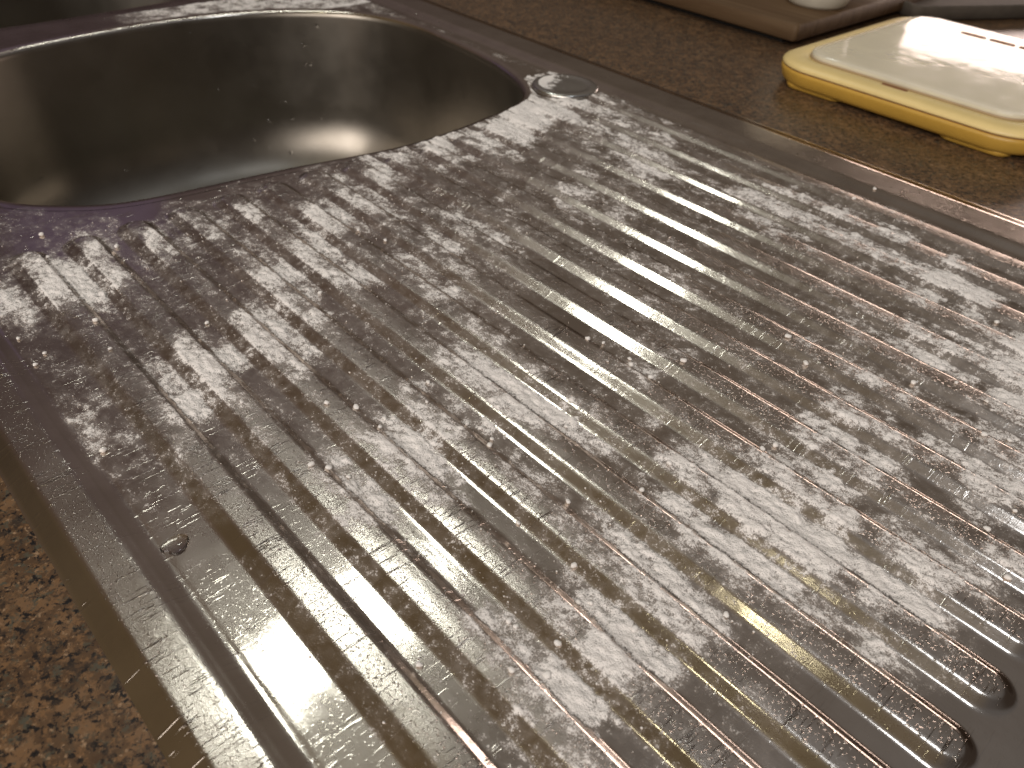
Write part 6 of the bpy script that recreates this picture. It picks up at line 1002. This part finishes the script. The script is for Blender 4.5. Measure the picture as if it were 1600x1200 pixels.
def loft(name, rings, mat, cap_top=True, cap_bot=True, smooth=True):
    vs = []; fs = []; n = len(rings[0][0])
    for pts, z in rings:
        vs += [(x, y, z) for x, y in pts]
    for r in range(len(rings) - 1):
        for i in range(n):
            j = (i + 1) % n; fs.append((r * n + i, r * n + j, (r + 1) * n + j, (r + 1) * n + i))
    if cap_bot: fs.append(tuple(reversed(range(n))))
    if cap_top: fs.append(tuple((len(rings) - 1) * n + i for i in range(n)))
    return mesh_py(name, vs, fs, mat, smooth)


BX0, BX1, BY0, BY1 = -.3440, -.1360, .5800, .8160
box = empty("storage_box", (0, 0, ZC))
tag(box, "shallow yellow plastic box with a clear lid on the brown counter behind the sink", "box")


def ins(d, r): return rrect(BX0 + d, BX1 - d, BY0 + d, BY1 - d, r)


# coordinates below are relative to the counter
base_r = [(ins(.0095, .028), .0022), (ins(.0058, .031), .0027), (ins(.0034, .0325), .0040), (ins(.0018, .034), .0062), (ins(.0008, .035), .0092), (ins(.0, .036), .0120), (ins(.0, .036), .0148)]
link_obj("base", loft("base", base_r, M_YEL), box)
for fx, fy in ((BX0 + .040, BY0 + .0175), (BX1 - .044, BY0 + .0175), (BX0 + .040, BY1 - .0175), (BX1 - .044, BY1 - .0175)):
    pts = lambda e: rrect(fx - .024 + e, fx + .026 - e, fy - .012 + e, fy + .012 - e, .010 - e * .5)
    link_obj("foot", loft("foot", [(pts(.0024), .0), (pts(.0008), .0006), (pts(0), .0026), (pts(0), .0050)], M_YEL), box)
seam = [(ins(.0008, .035), .0146), (ins(.0008, .035), .0160)]
link_obj("seam", loft("seam", seam, M_SLOT), box)
rim_r = [(ins(.0, .036), .0158), (ins(-.0002, .036), .0168), (ins(.0010, .035), .0186), (ins(.0045, .032), .0202), (ins(.0110, .027), .0210), (ins(.0150, .024), .0210), (ins(.0165, .022), .0204)]
link_obj("rim", loft("rim", rim_r, M_CREAM), box)
lid_r = [(ins(.0185, .022), .0207), (ins(.0185, .022), .0235), (ins(.0192, .021), .0250), (ins(.0208, .020), .0257), (ins(.026, .016), .0259)]
lid = link_obj("lid", loft("lid", lid_r, M_CLEAR), box)
link_obj("lid_edge", loft("lid_edge", [(ins(.0178, .0225), .0203), (ins(.0178, .0225), .0214), (ins(.0184, .022), .0217)], M_EDGE), lid)
link_obj("inner_tray", loft("inner_tray", [(ins(.0195, .021), .0206), (ins(.0195, .021), .0228), (ins(.022, .020), .0232)], M_TRAY), box)


def slot(x, y, z, w, h, parent, rz=0):
    pts = rrect(x - w / 2, x + w / 2, y - h / 2, y + h / 2, h * .3, 4)
    return link_obj("slot", loft("slot", [(pts, z - .0003), (pts, z + .0004)], M_SLOT, smooth=False), parent)


for x in (-.2640, -.2400, -.2160, -.192): slot(x, .7650, .0260, .0205, .0046, lid)
pts = rrect(-.2545, -.2350, .5920, .5965, .0015, 4)
link_obj("latch_recess", loft("latch_recess", [(pts, .0207), (pts, .0212)], M_SLOT, smooth=False), box)

# ------------------------------------------------------------------ board, cup and tray behind
board = empty("serving_board", (0, 0, ZC))
tag(board, "thick dark wooden board standing on low runners behind the sink", "board")
bp = lambda e: rrect(-.900 + e, -.3765 - e, .6770 + e, .960 - e, .004)
link_obj("top_panel", loft("top_panel", [(bp(.0012), .0060), (bp(0), .0072), (bp(0), .0190), (bp(.0012), .0202)], M_WOOD), board)
for y in (.700, .935):
    rp = rrect(-.88, -.395, y - .010, y + .010, .003)
    link_obj("runner", loft("runner", [(rp, 0), (rp, .0062)], M_DARK, smooth=False), board)

cup = link_obj("white_cup", lathe("white_cup", [(.00001, .002), (.021, .002), (.022, .0), (.0245, 0.0), (.0275, .003), (.032, .012), (.036, .030), (.038, .055), (.039, .080), (.0375, .080), (.036, .055), (.033, .030), (.028, .008), (.00001, .006)], M_CUP))
cup.location = (-.4100, .7600, ZC + .0203)
tag(cup, "round off-white cup standing on the dark wooden board", "cup")

tray = empty("low_tray", (-.345, .980, ZC), math.radians(62))
tag(tray, "low grey-brown tray lying on the counter behind the yellow box", "tray")
tp = lambda e: rrect(-.11 + e, .11 - e, -.045 + e, .045 - e, .010 - e * .5)
link_obj("tray_body", loft("tray_body", [(tp(.006), 0), (tp(.003), .003), (tp(0), .014), (tp(.0008), .0152), (tp(.004), .0152), (tp(.006), .010)], M_GREY), tray)
